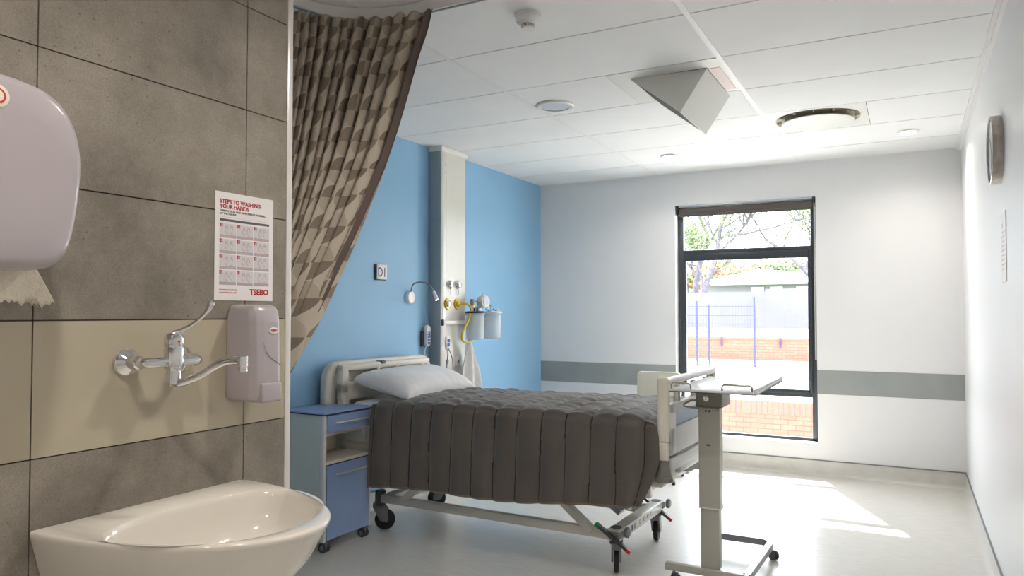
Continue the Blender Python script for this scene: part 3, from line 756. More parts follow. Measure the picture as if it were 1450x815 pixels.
b.tube(lv, [0.011 - 0.006 * min(1, i / 8) + 0.004 * max(0, (i - 16) / 8) for i in range(len(lv))], 'chrome', 14); b.lathe([(0.0, -0.009), (0.007, -0.006), (0.009, 0), (0.007, 0.006), (0.0, 0.009)], lv[-1], Vector(lv[-1]) - Vector(lv[-4]), 'chrome', 16); b.build('lever', t)
b = B(); b.lathe([(0.0035, 0), (0.0035, 0.002)], (bx + 0.0215, by - 0.004, FZ + 0.05), 'X', 'red', 12); b.build('hot_mark', t)
b = B(); sp = catmull([(bx, by, FZ - 0.050), (bx + 0.016, by + 0.006, FZ - 0.052), (bx + 0.06, by + 0.025, FZ - 0.034), (bx + 0.105, by + 0.043, FZ - 0.006), (bx + 0.140, by + 0.056, FZ + 0.004), (bx + 0.165, by + 0.066, FZ + 0.002)], 6)
b.lathe([(0.0175, -0.054), (0.0175, -0.042)], (bx, by, FZ), 'Z', 'chrome', 24)
b.tube(sp, [0.0125] + [0.0105] * (len(sp) - 1), 'chrome', 16)
e = sp[-1]; b.lathe([(0.012, 0.012), (0.0125, 0.008), (0.0125, -0.010), (0.0110, -0.012), (0.0115, -0.016), (0.0115, -0.024), (0.009, -0.026)], (e.x, e.y, e.z), 'Z', 'chrome', 24); b.build('spout', t)

# ------------------------------------------------------------------ soap dispenser
t = thing('soap_dispenser', 'off white plastic soap dispenser on the tiled wall below the poster', 'soap dispenser', (XT + 0.05, 1.54, 1.085))
sy0, sy1, sz0, sz1 = 1.437, 1.541, 1.092, 1.355
b = B(); pts = [(XT + 0.001, sy0), (XT + 0.085, sy0 + 0.004), (XT + 0.106, sy0 + 0.016), (XT + 0.114, sy0 + 0.032), (XT + 0.114, sy1 - 0.020), (XT + 0.108, sy1 - 0.008), (XT + 0.085, sy1 - 0.002), (XT + 0.001, sy1)]
prof = [(sz0, 0.90), (sz0 + 0.012, 0.97), (sz0 + 0.05, 1.0), (sz1 - 0.05, 0.96), (sz1 - 0.020, 0.92), (sz1 - 0.006, 0.84), (sz1, 0.72)]
rr = []
for z, k in prof:
    ins = 0.0 if 0.95 < k else (1 - k) * 0.06
    rr.append([(XT + 0.001 + (x - XT - 0.001) * k, min(max(y, sy0 + ins), sy1 - ins), z) for x, y in pts])
bmx = B(); bmx.rings(rr, 'lilac_plastic'); o = bmx.build('housing', t, smooth=50)
bv = o.modifiers.new('bev', 'BEVEL'); bv.width = 0.006; bv.segments = 3; bv.limit_method = 'ANGLE'; bv.angle_limit = radians(25)
b = B(); b.box(XT + 0.060, XT + 0.119, sy0 + 0.022, sy1 - 0.010, 1.086, 1.140, 'lilac_plastic', 0.006, 3); b.build('push_lever', t)
b = B(); b.tube(catmull([(XT + 0.1135, sy0 + 0.030, 1.25), (XT + 0.1135, sy0 + 0.048, 1.215), (XT + 0.1135, sy1 - 0.024, 1.195), (XT + 0.109, sy1 - 0.010, 1.186)], 6), 0.0010, 'lilac_plastic', 6); b.build('moulded_line', t)
b = B()
R = [[(XT + 0.110 + h, 1.505 + 0.016 * k * cos(a * 2 * pi / 24), 1.283 + 0.009 * k * sin(a * 2 * pi / 24)) for a in range(24)] for h, k in ((0, 1), (0.003, 1), (0.0035, 0.93))]
b.rings(R, 'paper'); bd = b.build('badge', t)
text('TSEBO', 0.0088, 'red_ink', bd, face_px(XT + 0.1136, 1.505, 1.280), align='CENTER', bold=0.0003)

# ------------------------------------------------------------------ poster
t = thing('hand_washing_poster', 'white hand washing steps poster with red heading on the tiled wall', 'poster', (XT + 0.001, 1.499, 1.367))
b = B(); b.box(XT + 0.0005, XT + 0.0018, 1.394, 1.604, 1.367, 1.668, 'paper'); b.build('sheet', t, smooth=0)
px, pz, P0 = XT + 0.002, 1.367, 1.394
def pbox(b, a0, a1, c0, c1, m, h=0.0004): b.box(px, px + h, P0 + a0, P0 + a1, pz + c0, pz + c1, m)
text('STEPS TO WASHING', 0.0155, 'red_ink', t, face_px(px, P0 + 0.016, pz + 0.270), depth=0.0003, bold=0.0006, name='heading', sx=1.02)
text('YOUR HANDS', 0.0155, 'red_ink', t, face_px(px, P0 + 0.016, pz + 0.256), depth=0.0003, bold=0.0006, name='heading', sx=1.02)
text('DISINFECTION AND APPROPRIATE WASHING', 0.0078, 'grey_ink', t, face_px(px, P0 + 0.016, pz + 0.246), depth=0.0003, bold=0.0002, name='subheading', sx=1.02)
text('OF THE HANDS', 0.0078, 'grey_ink', t, face_px(px, P0 + 0.016, pz + 0.238), depth=0.0003, bold=0.0002, name='subheading', sx=1.02)
b = B(); pbox(b, 0.016, 0.194, 0.220, 0.2265, 'grey_ink'); b.build('grey_bar', t, smooth=0)
b = B(); pbox(b, 0.016, 0.194, 0.2315, 0.2320, 'mid_ink'); b.build('fine_print', t, smooth=0)
rnd = random.Random(4); k = 0
for r in range(4):
    for c in range(3):
        a0 = 0.016 + c * 0.0605; c1 = 0.214 - r * 0.0435
        b = B(); pbox(b, a0, a0 + 0.057, c1 - 0.040, c1, 'light_ink', 0.0002); pbox(b, a0, a0 + 0.057, c1 - 0.040, c1 - 0.032, 'mid_ink', 0.0003)
        pbox(b, a0 + 0.006, a0 + 0.050, c1 - 0.0365, c1 - 0.0345, 'pink_ink', 0.0004)
        # line drawing of two hands
        for hx in (0.024, 0.040):
            q = [(px + 0.0003, P0 + a0 + hx + 0.006 * cos(z) * rnd.uniform(0.6, 1.2), pz + c1 - 0.019 + 0.010 * sin(z) * rnd.uniform(0.7, 1.2)) for z in [i * 0.7 for i in range(9)]]
            b.tube(q, 0.0005, 'pink_ink', 4)
            for fz in range(3): b.tube([(px + 0.0003, P0 + a0 + hx - 0.003 + fz * 0.003, pz + c1 - 0.012), (px + 0.0003, P0 + a0 + hx - 0.004 + fz * 0.004, pz + c1 - 0.005)], 0.0004, 'pink_ink', 4)
        b.build('step_picture', t, smooth=0)
        k += 1
        if k <= 11:
            b = B(); pbox(b, a0, a0 + 0.0095, c1 - 0.0095, c1, 'red_ink', 0.0006); nb = b.build('number_square', t, smooth=0)
            text(str(k), 0.0085, 'paper', nb, face_px(px + 0.0007, P0 + a0 + 0.00475, pz + c1 - 0.0078), depth=0.0002, align='CENTER')
text('TSEBO', 0.0215, 'red_ink', t, face_px(px, P0 + 0.193, pz + 0.018), depth=0.0003, bold=0.0009, name='logo', align='RIGHT', sx=1.1)
text('HYGIENE SOLUTIONS', 0.0062, 'red_ink', t, face_px(px, P0 + 0.016, pz + 0.027), depth=0.0003, name='small_print')
text('CLEAN HANDS SAVE LIVES', 0.0050, 'red_ink', t, face_px(px, P0 + 0.016, pz + 0.020), depth=0.0003, name='small_print')

# ------------------------------------------------------------------ paper towel dispenser
t = thing('paper_towel_dispenser', 'large off white rounded paper towel dispenser on the tiled wall', 'towel dispenser', (XT + 0.12, 0.73, 1.41))
half = [(0.719, 1.7665), (0.767, 1.762), (0.811, 1.752), (0.845, 1.727), (0.866, 1.690), (0.876, 1.652), (0.879, 1.615), (0.877, 1.571), (0.867, 1.494), (0.855, 1.450), (0.838, 1.425), (0.812, 1.413), (0.76, 1.409), (0.719, 1.408)]
YD = 0.719
full = half + [(2 * YD - y, z) for y, z in reversed(half[1:-1])]
full = [(p.x, p.y) for p in catmull([(y, z, 0) for y, z in full + [full[0]]], 4)[:-1]]
zc = 1.59; rr = []
for dx, k in ((0.001, 0.93), (0.03, 0.955), (0.12, 0.985), (0.19, 1.0), (0.222, 0.995), (0.238, 0.975), (0.248, 0.94), (0.252, 0.88), (0.256, 0.6), (0.257, 0.2)):
    rr.append([(XT + dx, YD + (y - YD) * k, zc + (z - zc) * k) for y, z in full])
b = B(); b.rings(rr, 'lilac_plastic'); b.build('housing', t, smooth=50)
b = B(); b.lathe([(0.021, 0), (0.021, 0.003), (0.018, 0.004)], (XT + 0.2535, YD - 0.006, 1.716), 'X', 'tissue', 32); bd = b.build('badge', t)
b = B(); b.lathe([(0.014, 0), (0.014, 0.001)], (XT + 0.2575, YD - 0.006, 1.716), 'X', 'red_ink', 24); b.lathe([(0.0105, 0), (0.0105, 0.0015)], (XT + 0.2575, YD - 0.006, 1.716), 'X', 'tissue', 24); b.build('badge_ring', bd)
rnd = random.Random(9)
rows_ = []
nz_, ny_ = 14, 60
bm = bmesh.new()
for j in range(nz_ + 1):
    f = j / nz_; row = []
    for i in range(ny_ + 1):
        g = i / ny_; y = 0.60 + g * (0.245 + 0.030 * f)
        z = 1.425 - f * (0.066 + (0.010 * rnd.random() + 0.008 * abs(sin(9 * g)) if j == nz_ else 0.006 * g))
        x = XT + 0.145 + 0.012 * f + 0.003 * sin(12 * g + 2 * f)
        row.append(bm.verts.new((x, y, z)))
    rows_.append(row)
for j in range(nz_):
    for i in range(ny_): bm.faces.new((rows_[j][i], rows_[j][i + 1], rows_[j + 1][i + 1], rows_[j + 1][i]))
bb = B(); bb.add(bm, 'tissue')
for q in range(3): bb.bar([(XT + 0.158, 0.826 + q * 0.007, 1.362), (XT + 0.162, 0.834 + q * 0.008, 1.345 - 0.003 * q)], 0.003, 0.001, 'tissue')
o = bb.build('paper_towel', label='torn cream paper towel hanging out of the towel dispenser', cat='paper towel', smooth=60)
o.modifiers.new('thick', 'SOLIDIFY').thickness = 0.0008

# ------------------------------------------------------------------ service panel on the blue wall
PX = -3.095; py0, py1 = 4.642, 4.987
t = thing('service_panel', 'tall pale medical service column on the blue wall with gas outlets and a cross rail', 'service panel', (XL + 0.06, 4.81, 0))
b = B(); b.box(XL + 0.001, PX - 0.012, py0, py1, 0.02, 2.562, 'panel_side', 0.002)
b.build('casing', t)
b = B(); rr = [[(PX - 0.030, py0 + 0.0, z), (PX - 0.018, py0 + 0.0, z), (PX - 0.006, py0 + 0.005, z), (PX, py0 + 0.018, z), (PX, py0 + 0.055, z), (PX - 0.002, py0 + 0.057, z), (PX - 0.002, py0 + 0.061, z), (PX, py0 + 0.063, z), (PX, py1 - 0.012, z), (PX - 0.006, py1 - 0.003, z), (PX - 0.018, py1 + 0.0, z), (PX - 0.030, py1 + 0.0, z)] for z in (0.021, 2.562)]
b.rings(rr, 'panel_face'); b.build('front_cover', t, smooth=25)
for z in (2.46, 2.40):
    for y in (py0 + 0.045, py1 - 0.045):
        b = B(); b.tube([(PX - 0.001, y, z), (PX + 0.001, y, z)], 0.004, 'grey_metal', 8); b.build('screw', t)
b = B(); b.box(XL + 0.001, PX + 0.006, py0 - 0.006, py1 + 0.012, 2.560, H - 0.0005, 'white_plastic', 0.006, 3); b.build('top_cap', t)
for (y, z) in ((4.748, 1.552), (4.858, 1.554)):
    b = B(); b.lathe([(0.034, 0), (0.034, 0.006), (0.026, 0.014), (0.022, 0.03), (0.014, 0.032)], (PX, y, z), 'X', 'chrome', 28); g = b.build('gas_outlet', t, label='chrome gas outlet')
    b = B(); b.bar([(PX + 0.012, y, z - 0.02), (PX + 0.014, y, z - 0.075)], 0.006, 0.004, 'grey_metal', up=(1, 0, 0)); b.build('release_tab', g)
for (y, z) in ((4.719, 1.404), (4.853, 1.406)):
    b = B(); b.lathe([(0.042, 0), (0.042, 0.008), (0.038, 0.012)], (PX, y, z), 'X', 'yellow' if y > 4.8 else 'gold', 32); g = b.build('gas_outlet', t, label='yellow ringed gas outlet')
    b = B(); b.lathe([(0.026, 0.012), (0.026, 0.022), (0.012, 0.028)], (PX, y, z), 'X', 'chrome' if y < 4.8 else 'gold', 28); b.build('socket_centre', g)
b = B(); b.box(PX + 0.030, PX + 0.042, 4.605, 5.30, 1.248, 1.278, 'frame_white', 0.002)
for y in (4.70, 4.95): b.tube([(PX - 0.002, y, 1.263), (PX + 0.034, y, 1.263)], 0.010, 'grey_metal', 12)
b.build('equipment_rail', t)
b = B(); b.box(PX + 0.026, PX + 0.046, 4.597, 4.612, 1.240, 1.286, 'dark_plastic', 0.003); b.build('rail_end_cap', t)
b = B(); b.lathe([(0.017, 0), (0.017, 0.008), (0.012, 0.014)], (PX, 4.72, 0.966), 'X', 'grey_metal', 20); b.build('earth_terminal', t)
b = B(); b.box(PX, PX + 0.009, 4.825, 4.895, 0.925, 1.005, 'white_plastic', 0.003); s_ = b.build('power_socket', t)
b = B(); b.box(PX + 0.009, PX + 0.012, 4.852, 4.872, 0.955, 0.966, 'dark_plastic', 0.001); b.build('switch', s_)

t = thing('nurse_call_unit', 'small blue and white nurse call button with looped cable on the service column', 'call button', (PX, 4.72, 0.80))
b = B(); b.box(PX + 0.0005, PX + 0.012, 4.695, 4.745, 1.065, 1.155, 'white_plastic', 0.005); b.build('face_plate', t)
b = B()
for z in (1.093, 1.125): b.box(PX + 0.012, PX + 0.016, 4.705, 4.735, z - 0.012, z + 0.014, 'blue_plastic', 0.003)
b.build('button', t)
b = B(); b.tube(catmull([(PX + 0.01, 4.72, 1.068), (PX + 0.02, 4.70, 1.02), (PX + 0.012, 4.695, 0.90), (PX + 0.012, 4.70, 0.80)], 8), 0.004, 'grey_metal', 8)
b.tube(catmull([(PX + 0.01, 4.722, 1.068), (PX + 0.02, 4.755, 1.00), (PX + 0.02, 4.77, 0.92), (PX + 0.018, 4.762, 0.85), (PX + 0.018, 4.745, 0.80)], 8), 0.004, 'grey_metal', 8); b.build('cable', t)

# suction equipment on the rail
t = thing('suction_regulator', 'white suction regulator with gauge and yellow knob clamped to the rail', 'suction regulator', (PX + 0.05, 5.12, 1.27))
RX = PX + 0.10
b = B(); b.lathe([(0.025, -0.03), (0.047, -0.028), (0.050, -0.015), (0.050, 0.015), (0.046, 0.030), (0.03, 0.034)], (RX, 5.085, 1.425), Vector((1, -0.25, 0)), 'white_plastic', 32); b.box(RX - 0.028, RX + 0.022, 5.048, 5.122, 1.375, 1.430, 'white_plastic', 0.012, 3); b.build('gauge_body', t)
b = B(); b.lathe([(0.034, 0.0), (0.034, 0.004)], (RX + 0.033, 5.085 - 0.008, 1.43), Vector((1, -0.25, 0)), 'lens_off', 28); b.build('gauge_dial', t)
b = B(); b.tube([(RX, 5.085, 1.46), (RX, 5.085, 1.49)], 0.010, 'white_plastic', 14); b.build('top_knob', t)
b = B(); b.lathe([(0.012, 0), (0.012, 0.018)], (RX + 0.018, 5.11, 1.388), 'X', 'yellow', 16); b.build('yellow_knob', t)
b = B(); b.tube([(RX - 0.03, 4.975, 1.30), (RX - 0.03, 4.975, 1.395)], 0.017, 'white_plastic', 16); b.tube([(RX - 0.03, 4.975, 1.395), (RX - 0.03, 4.975, 1.412)], 0.0185, 'gold', 16); b.tube([(RX - 0.03, 4.975, 1.412), (RX - 0.03, 4.975, 1.445)], 0.0185, 'grey_metal', 16); b.tube([(RX - 0.03, 4.975, 1.428), (RX - 0.02, 5.05, 1.428)], 0.008, 'grey_metal', 12); b.build('vacuum_filter', t)
b = B(); b.box(PX + 0.042, RX - 0.02, 5.06, 5.10, 1.235, 1.39, 'white_plastic', 0.005); b.build('rail_clamp', t)
def jar(y, lab, lid):
    t = thing('suction_jar', lab, 'jar', (RX, y, 1.13))
    b = B(); b.lathe([(0.0, 0.0), (0.062, 0.0), (0.068, 0.006), (0.074, 0.195), (0.078, 0.2), (0.078, 0.206)], (RX, y, 1.128), 'Z', 'jar', 36, True, False); b.build('canister', t)
    b = B(); b.lathe([(0.079, 0.0), (0.081, 0.003), (0.081, 0.012), (0.06, 0.017), (0.0, 0.018)], (RX, y, 1.333), 'Z', lid, 36); l = b.build('lid', t)
    for dx, dy, z_, m_ in (((0, -0.012, 1.375, 'navy_lid'), (0, 0.03, 1.372, 'navy_lid')) if lid == 'navy_lid' else ((0, -0.02, 1.398, 'white_plastic'), (0.03, 0.03, 1.37, 'white_plastic'))):
        b = B(); b.tube([(RX + dx, y + dy, 1.348), (RX + dx, y + dy, z_)], 0.007, m_, 10); b.build('port', l)
    if lid != 'navy_lid':
        for yy in (-0.062, 0.058):
            b = B(); b.bar([(RX + 0.01, y + yy, 1.35), (RX - 0.02, y + yy - 0.018, 1.368)], 0.022, 0.006, 'blue_plastic'); b.build('clip', l)
    else:
        b = B(); b.box(RX + 0.055, RX + 0.072, y - 0.005, y + 0.03, 1.298, 1.333, 'dark_plastic', 0.003); b.build('bracket', l)
jar(4.965, 'clear suction jar with a navy lid, nearer the service column', 'navy_lid')
jar(5.235, 'clear suction jar with a white lid and blue clips, further from the service column', 'white_plastic')
b = B(); b.box(RX - 0.012, PX + 0.042, 4.955, 4.985, 1.24, 1.275, 'white_plastic', 0.003); b.box(RX - 0.012, PX + 0.042, 5.22, 5.25, 1.24, 1.275, 'white_plastic', 0.003)
b.box(PX + 0.0425, PX + 0.05, 4.95, 5.26, 1.225, 1.285, 'white_plastic', 0.003)
b.build('jar_bracket', label='white bracket holding the two suction jars on the rail', cat='bracket')
b = B(); b.tube(catmull([(PX + 0.028, 4.853, 1.404), (PX + 0.08, 4.88, 1.404), (PX + 0.10, 4.900, 1.36), (PX + 0.10, 4.865, 1.28), (PX + 0.09, 4.80, 1.19), (PX + 0.09, 4.795, 1.13), (PX + 0.10, 4.83, 1.108), (PX + 0.10, 4.89, 1.112), (PX + 0.09, 4.93, 1.122)], 10), 0.0075, 'yellow', 12)
b.build('yellow_hose', label='yellow vacuum hose looping from the outlet to the navy lidded jar', cat='hose')
b = B(); b.tube(catmull([(RX + 0.0, 4.995, 1.372), (RX, 5.03, 1.385), (RX, 5.09, 1.378), (RX, 5.15, 1.39), (RX, 5.213, 1.396)], 8), 0.005, 'blue_plastic', 10)
b.build('blue_tube', label='thin blue tube joining the lids of the two suction jars', cat='tube')

# hanging hand towel
bm = bmesh.new(); rows_ = []
nz_, nx_ = 40, 44
for j in range(nz_ + 1):
    f = j / nz_; row = []
    for i in range(nx_ + 1):
        g = i / nx_; s = 2 * g - 1
        wl = 0.012 + 0.115 * f ** 0.9; wr = 0.012 + 0.105 * min(1, f * 1.6) ** 0.8
        y = 4.925 + 0.025 * f + (s * (wl if s < 0 else wr))
        low = 0.96 if s > -0.15 else 0.96 - 0.32 * min(1, (-s - 0.15) / 0.85)
        z = 1.118 - f * (0.40 * low) 
        x = PX + 0.075 + 0.024 * cos(s * 5.5 + 0.6) * (0.35 + 0.65 * f) + 0.01 * sin(3 * f + 4 * s)
        row.append(bm.verts.new((x, y, z)))
    rows_.append(row)
for j in range(nz_):
    for i in range(nx_): bm.faces.new((rows_[j][i], rows_[j][i + 1], rows_[j + 1][i + 1], rows_[j + 1][i]))
bb = B(); bb.add(bm, 'cloth'); bb.tube([(PX + 0.085, 4.925, 1.105), (PX + 0.05, 4.925, 1.14), (PX + 0.045, 4.925, 1.226)], 0.003, 'grey_metal', 6)
o = bb.build('hand_towel', label='white hand towel hanging below the jars beside the service column', cat='towel', smooth=180)
o.modifiers.new('thick', 'SOLIDIFY').thickness = 0.003

# ------------------------------------------------------------------ items on the blue wall
t = thing('bed_number_sign', 'small square white bed number sign with navy letters on the blue wall', 'sign', (XL, 4.055, 1.56))
b = B(); b.box(XL + 0.0005, XL + 0.012, 3.997, 4.115, 1.560, 1.668, 'navy_edge', 0.002); b.build('backing', t)
b = B(); b.box(XL + 0.012, XL + 0.017, 4.006, 4.115, 1.566, 1.668, 'paper', 0.001); b.build('sign_face', t)
text('D1', 0.092, 'navy_ink', t, face_px(XL + 0.0175, 4.0605, 1.584), align='CENTER', sx=0.82)

t = thing('reading_lamp', 'white gooseneck reading lamp with lit tip on the blue wall', 'lamp', (XL, 4.40, 1.42))
b = B(); b.lathe([(0.046, 0.0005), (0.046, 0.020), (0.042, 0.026), (0.03, 0.028)], (XL, 4.395, 1.448), 'X', 'white_plastic', 36); b.build('wall_plate', t)
b = B(); gn = catmull([(-3.19, 4.385, 1.49), (-3.165, 4.372, 1.535), (-3.13, 4.372, 1.553), (-3.09, 4.395, 1.556), (-3.06, 4.435, 1.535), (-3.045, 4.462, 1.495)], 8)
b.tube(gn, 0.005, 'grey_metal', 10); b.build('gooseneck', t)
b = B(); hd = Vector((-3.042, 4.500, 1.435)); dd = (hd - gn[-1]).normalized(); b.lathe([(0.007, 0), (0.011, 0.01), (0.013, 0.055), (0.013, (hd - gn[-1]).length)], gn[-1], dd, 'white_plastic', 20); b.build('lamp_head', t)
b = B(); b.lathe([(0.0, -0.002), (0.012, 0.0), (0.012, 0.002), (0.0, 0.004)], hd, dd, 'led_tip', 20); b.build('led_lens', t)

t = thing('bed_handset', 'white bed control handset with blue keypad in a wall clip', 'handset', (XL, 4.575, 1.08))
b = B(); b.box(XL + 0.0005, XL + 0.022, 4.535, 4.585, 1.085, 1.20, 'dark_plastic', 0.005); b.build('wall_clip', t)
b = B()
def cap(x, k): return [(x, 4.578 + 0.026 * k * cos(a), 1.165 + 0.026 * k * sin(a) + (0.053 if sin(a) >= 0 else -0.053)) for a in [2 * pi * i / 32 for i in range(32)]]
b.rings([cap(XL + 0.022, 0.85), cap(XL + 0.026, 1), cap(XL + 0.044, 1), cap(XL + 0.050, 0.86)], 'white_plastic'); b.build('handset_body', t)
b = B()
b.rings([[(x, 4.578 + 0.016 * cos(a), 1.148 + 0.016 * sin(a) + (0.034 if sin(a) >= 0 else -0.034)) for a in [2 * pi * i / 24 for i in range(24)]] for x in (XL + 0.049, XL + 0.052)], 'blue_plastic'); kp = b.build('keypad', t)
b = B()
for z in (1.185, 1.165, 1.145, 1.125): b.box(XL + 0.052, XL + 0.0535, 4.566, 4.576, z - 0.005, z + 0.005, 'white_plastic'); b.box(XL + 0.052, XL + 0.0535, 4.581, 4.590, z - 0.005, z + 0.005, 'green' if z > 1.16 else 'white_plastic')
b.build('key', kp)
b = B(); b.tube(catmull([(XL + 0.035, 4.570, 1.088), (XL + 0.03, 4.556, 1.05), (XL + 0.03, 4.575, 1.0), (XL + 0.03, 4.60, 0.95), (XL + 0.03, 4.60, 0.80), (XL + 0.04, 4.58, 0.55)], 8), 0.004, 'white_plastic', 8); b.build('cord', t)

# ------------------------------------------------------------------ bed (local axes: x from head to foot, y across)
BO = (-2.08, 3.922, 0); BR = radians(-1.5)
bed = thing('hospital_bed', 'cream hospital bed on grey castors, headboard against the blue wall', 'bed', BO, BR)
def bb_(b, name, **k): return b.build(name, bed, local=True, **k)
def rrect(y0, y1, z0, z1, r, n=6):
    out = []
    for cy_, cz_, a0 in ((y1 - r, z1 - r, 0), (y0 + r, z1 - r, pi / 2), (y0 + r, z0 + r, pi), (y1 - r, z0 + r, 3 * pi / 2)):
        for k in range(n + 1): a = a0 + (pi / 2) * k / n; out.append((cy_ + r * cos(a), cz_ + r * sin(a)))
    return out
# outer headboard frame: a swept rounded U
def hoop(b, x, y0, y1, z0, z1, r, wd, hg, m):
    pts = [(x, y0, z0), (x, y0, z1 - r)]
    for k in range(1, 8): a = pi - (pi / 2) * k / 8; pts.append((x, y0 + r + r * cos(a), z1 - r + r * sin(a)))
    pts.append((x, y0 + r, z1)); pts.append((x, y1 - r, z1))
    for k in range(1, 8): a = pi / 2 - (pi / 2) * k / 8; pts.append((x, y1 - r + r * cos(a), z1 - r + r * sin(a)))
    pts += [(x, y1, z1 - r), (x, y1, z0)]
    R = []
    P = [Vector(p) for p in pts]
    for i, p in enumerate(P):
        tt = (P[min(i + 1, len(P) - 1)] - P[max(i - 1, 0)]).normalized(); u = Vector((1, 0, 0)); v = tt.cross(u)
        R.append([p + u * wd / 2 * abs(cos(a)) ** 0.5 * (1 if cos(a) > 0 else -1) + v * hg / 2 * abs(sin(a)) ** 0.5 * (1 if sin(a) > 0 else -1) for a in [2 * pi * (k + .5) / 16 for k in range(16)]])
    b.rings(R, m)
b = B(); hoop(b, -1.045, -0.498, 0.515, 0.36, 1.004, 0.085, 0.06, 0.065, 'bed_plastic'); b.box(-1.06, -1.035, -0.47, 0.49, 0.50, 0.99, 'bed_plastic', 0.004); hb = bb_(b, 'headboard')
b = B(); xh0, xh1 = -1.005, -0.955
hy0, hy1 = -0.455, 0.44
b.box(xh0, xh1, hy0, hy1, 0.975, 1.018, 'bed_plastic', 0.012, 3); b.box(xh0, xh1, hy0, hy1, 0.80, 0.905, 'bed_plastic', 0.008, 3)
for a, c in ((hy0, hy0 + 0.055), (hy0 + 0.315, hy0 + 0.352), (hy0 + 0.51, hy0 + 0.55), (hy0 + 0.80, hy0 + 0.83), (hy1 - 0.035, hy1)): b.box(xh0, xh1, a, c, 0.84, 1.015, 'bed_plastic', 0.008, 3)
b.box(xh0 - 0.002, xh1 + 0.004, hy0 + 0.005, hy0 + 0.06, 0.60, 0.83, 'bed_plastic', 0.008, 3); b.box(xh0 - 0.002, xh1 + 0.004, hy1 - 0.05, hy1 - 0.005, 0.60, 0.83, 'bed_plastic', 0.008, 3)
b.build('inner_frame', hb, local=True)
b = B(); b.box(xh0 + 0.005, xh1 + 0.006, hy0 + 0.36, hy0 + 0.40, 1.005, 1.024, 'dark_plastic', 0.004); b.build('release_catch', hb, local=True)
# footboard
fx = 1.085; fy0_, fy1_ = -0.455, 0.425
b = B()
rail = [[(fx - 0.022 + dx, y, z) for dx, z in [(0.019 * cos(a) + 0.0, 1.006 + 0.019 * sin(a)) for a in [2 * pi * k / 20 for k in range(20)]]] for y in (fy0_ + 0.02, fy1_)]
b.rings(rail, 'bed_panel')
b.box(fx - 0.036, fx + 0.0, fy0_ + 0.03, fy1_, 0.855, 0.898, 'bed_panel', 0.004); b.box(fx - 0.036, fx + 0.0, fy0_ + 0.03, fy1_, 0.655, 0.785, 'bed_panel', 0.004)
b.box(fx - 0.036, fx - 0.014, fy0_ + 0.03, fy1_, 0.78, 0.86, 'bed_inset'); b.box(fx - 0.036, fx + 0.0, fy0_ + 0.03, fy0_ + 0.11, 0.66, 0.895, 'bed_panel', 0.004); b.box(fx - 0.036, fx + 0.0, fy1_ - 0.10, fy1_, 0.66, 0.895, 'bed_panel', 0.004)
fb_ = bb_(b, 'footboard')
b = B(); b.box(fx - 0.060, fx - 0.004, fy0_ - 0.005, fy0_ + 0.035, 0.715, 1.028, 'bed_plastic', 0.016, 4); b.box(fx - 0.055, fx - 0.008, fy0_ - 0.003, fy0_ + 0.035, 0.63, 0.72, 'bed_plastic', 0.008, 3); b.build('corner_post', fb_, local=True)
b = B(); b.box(fx - 0.060, fx - 0.004, fy1_ - 0.02, fy1_ + 0.02, 0.63, 1.026, 'bed_plastic', 0.016, 4); b.build('corner_post', fb_, local=True)
for y in (-0.26, 0.02, 0.26):
    b = B(); b.box(fx - 0.034, fx - 0.010, y - 0.022, y + 0.022, 0.89, 0.98, 'bed_plastic', 0.006); b.build('mullion', fb_, local=True)
for y in (fy0_ + 0.012, fy1_ - 0.012):
    b = B(); b.lathe([(0.022, 0.102), (0.026, 0.07), (0.036, 0.026), (0.036, 0.022), (0.041, 0.020), (0.042, 0.0)], (fx - 0.03, y, 0.535), 'Z', 'bumper', 28); bb_(b, 'corner_bumper')
b = B(); b.box(fx - 0.05, fx - 0.005, fy0_ + 0.06, fy1_ - 0.03, 0.640, 0.652, 'grey_metal', 0.003); b.box(fx - 0.035, fx + 0.005, fy0_ + 0.05, fy1_ - 0.02, 0.580, 0.640, 'bed_panel', 0.006)
b.box(fx - 0.03, fx + 0.0, fy0_ + 0.18, fy0_ + 0.50, 0.548, 0.582, 'bed_panel', 0.004); bb_(b, 'extension_beam')
b = B(); rr = []
for k in range(12):
    a = pi * k / 11; rr.append([(fx - 0.12 + 0.10 * dx, fy0_ + 0.27 + 0.28 * (1 - cos(a)), 0.575 - 0.10 * sin(a) * (1 - 0.3 * abs(dx)) - 0.001) for dx in (-1, -0.5, 0, 0.5, 1)] + [(fx - 0.12 + 0.10 * dx, fy0_ + 0.27 + 0.28 * (1 - cos(a)), 0.575) for dx in (1, 0.5, 0, -0.5, -1)])
b.rings(rr, 'dark_plastic'); bb_(b, 'motor_cover')
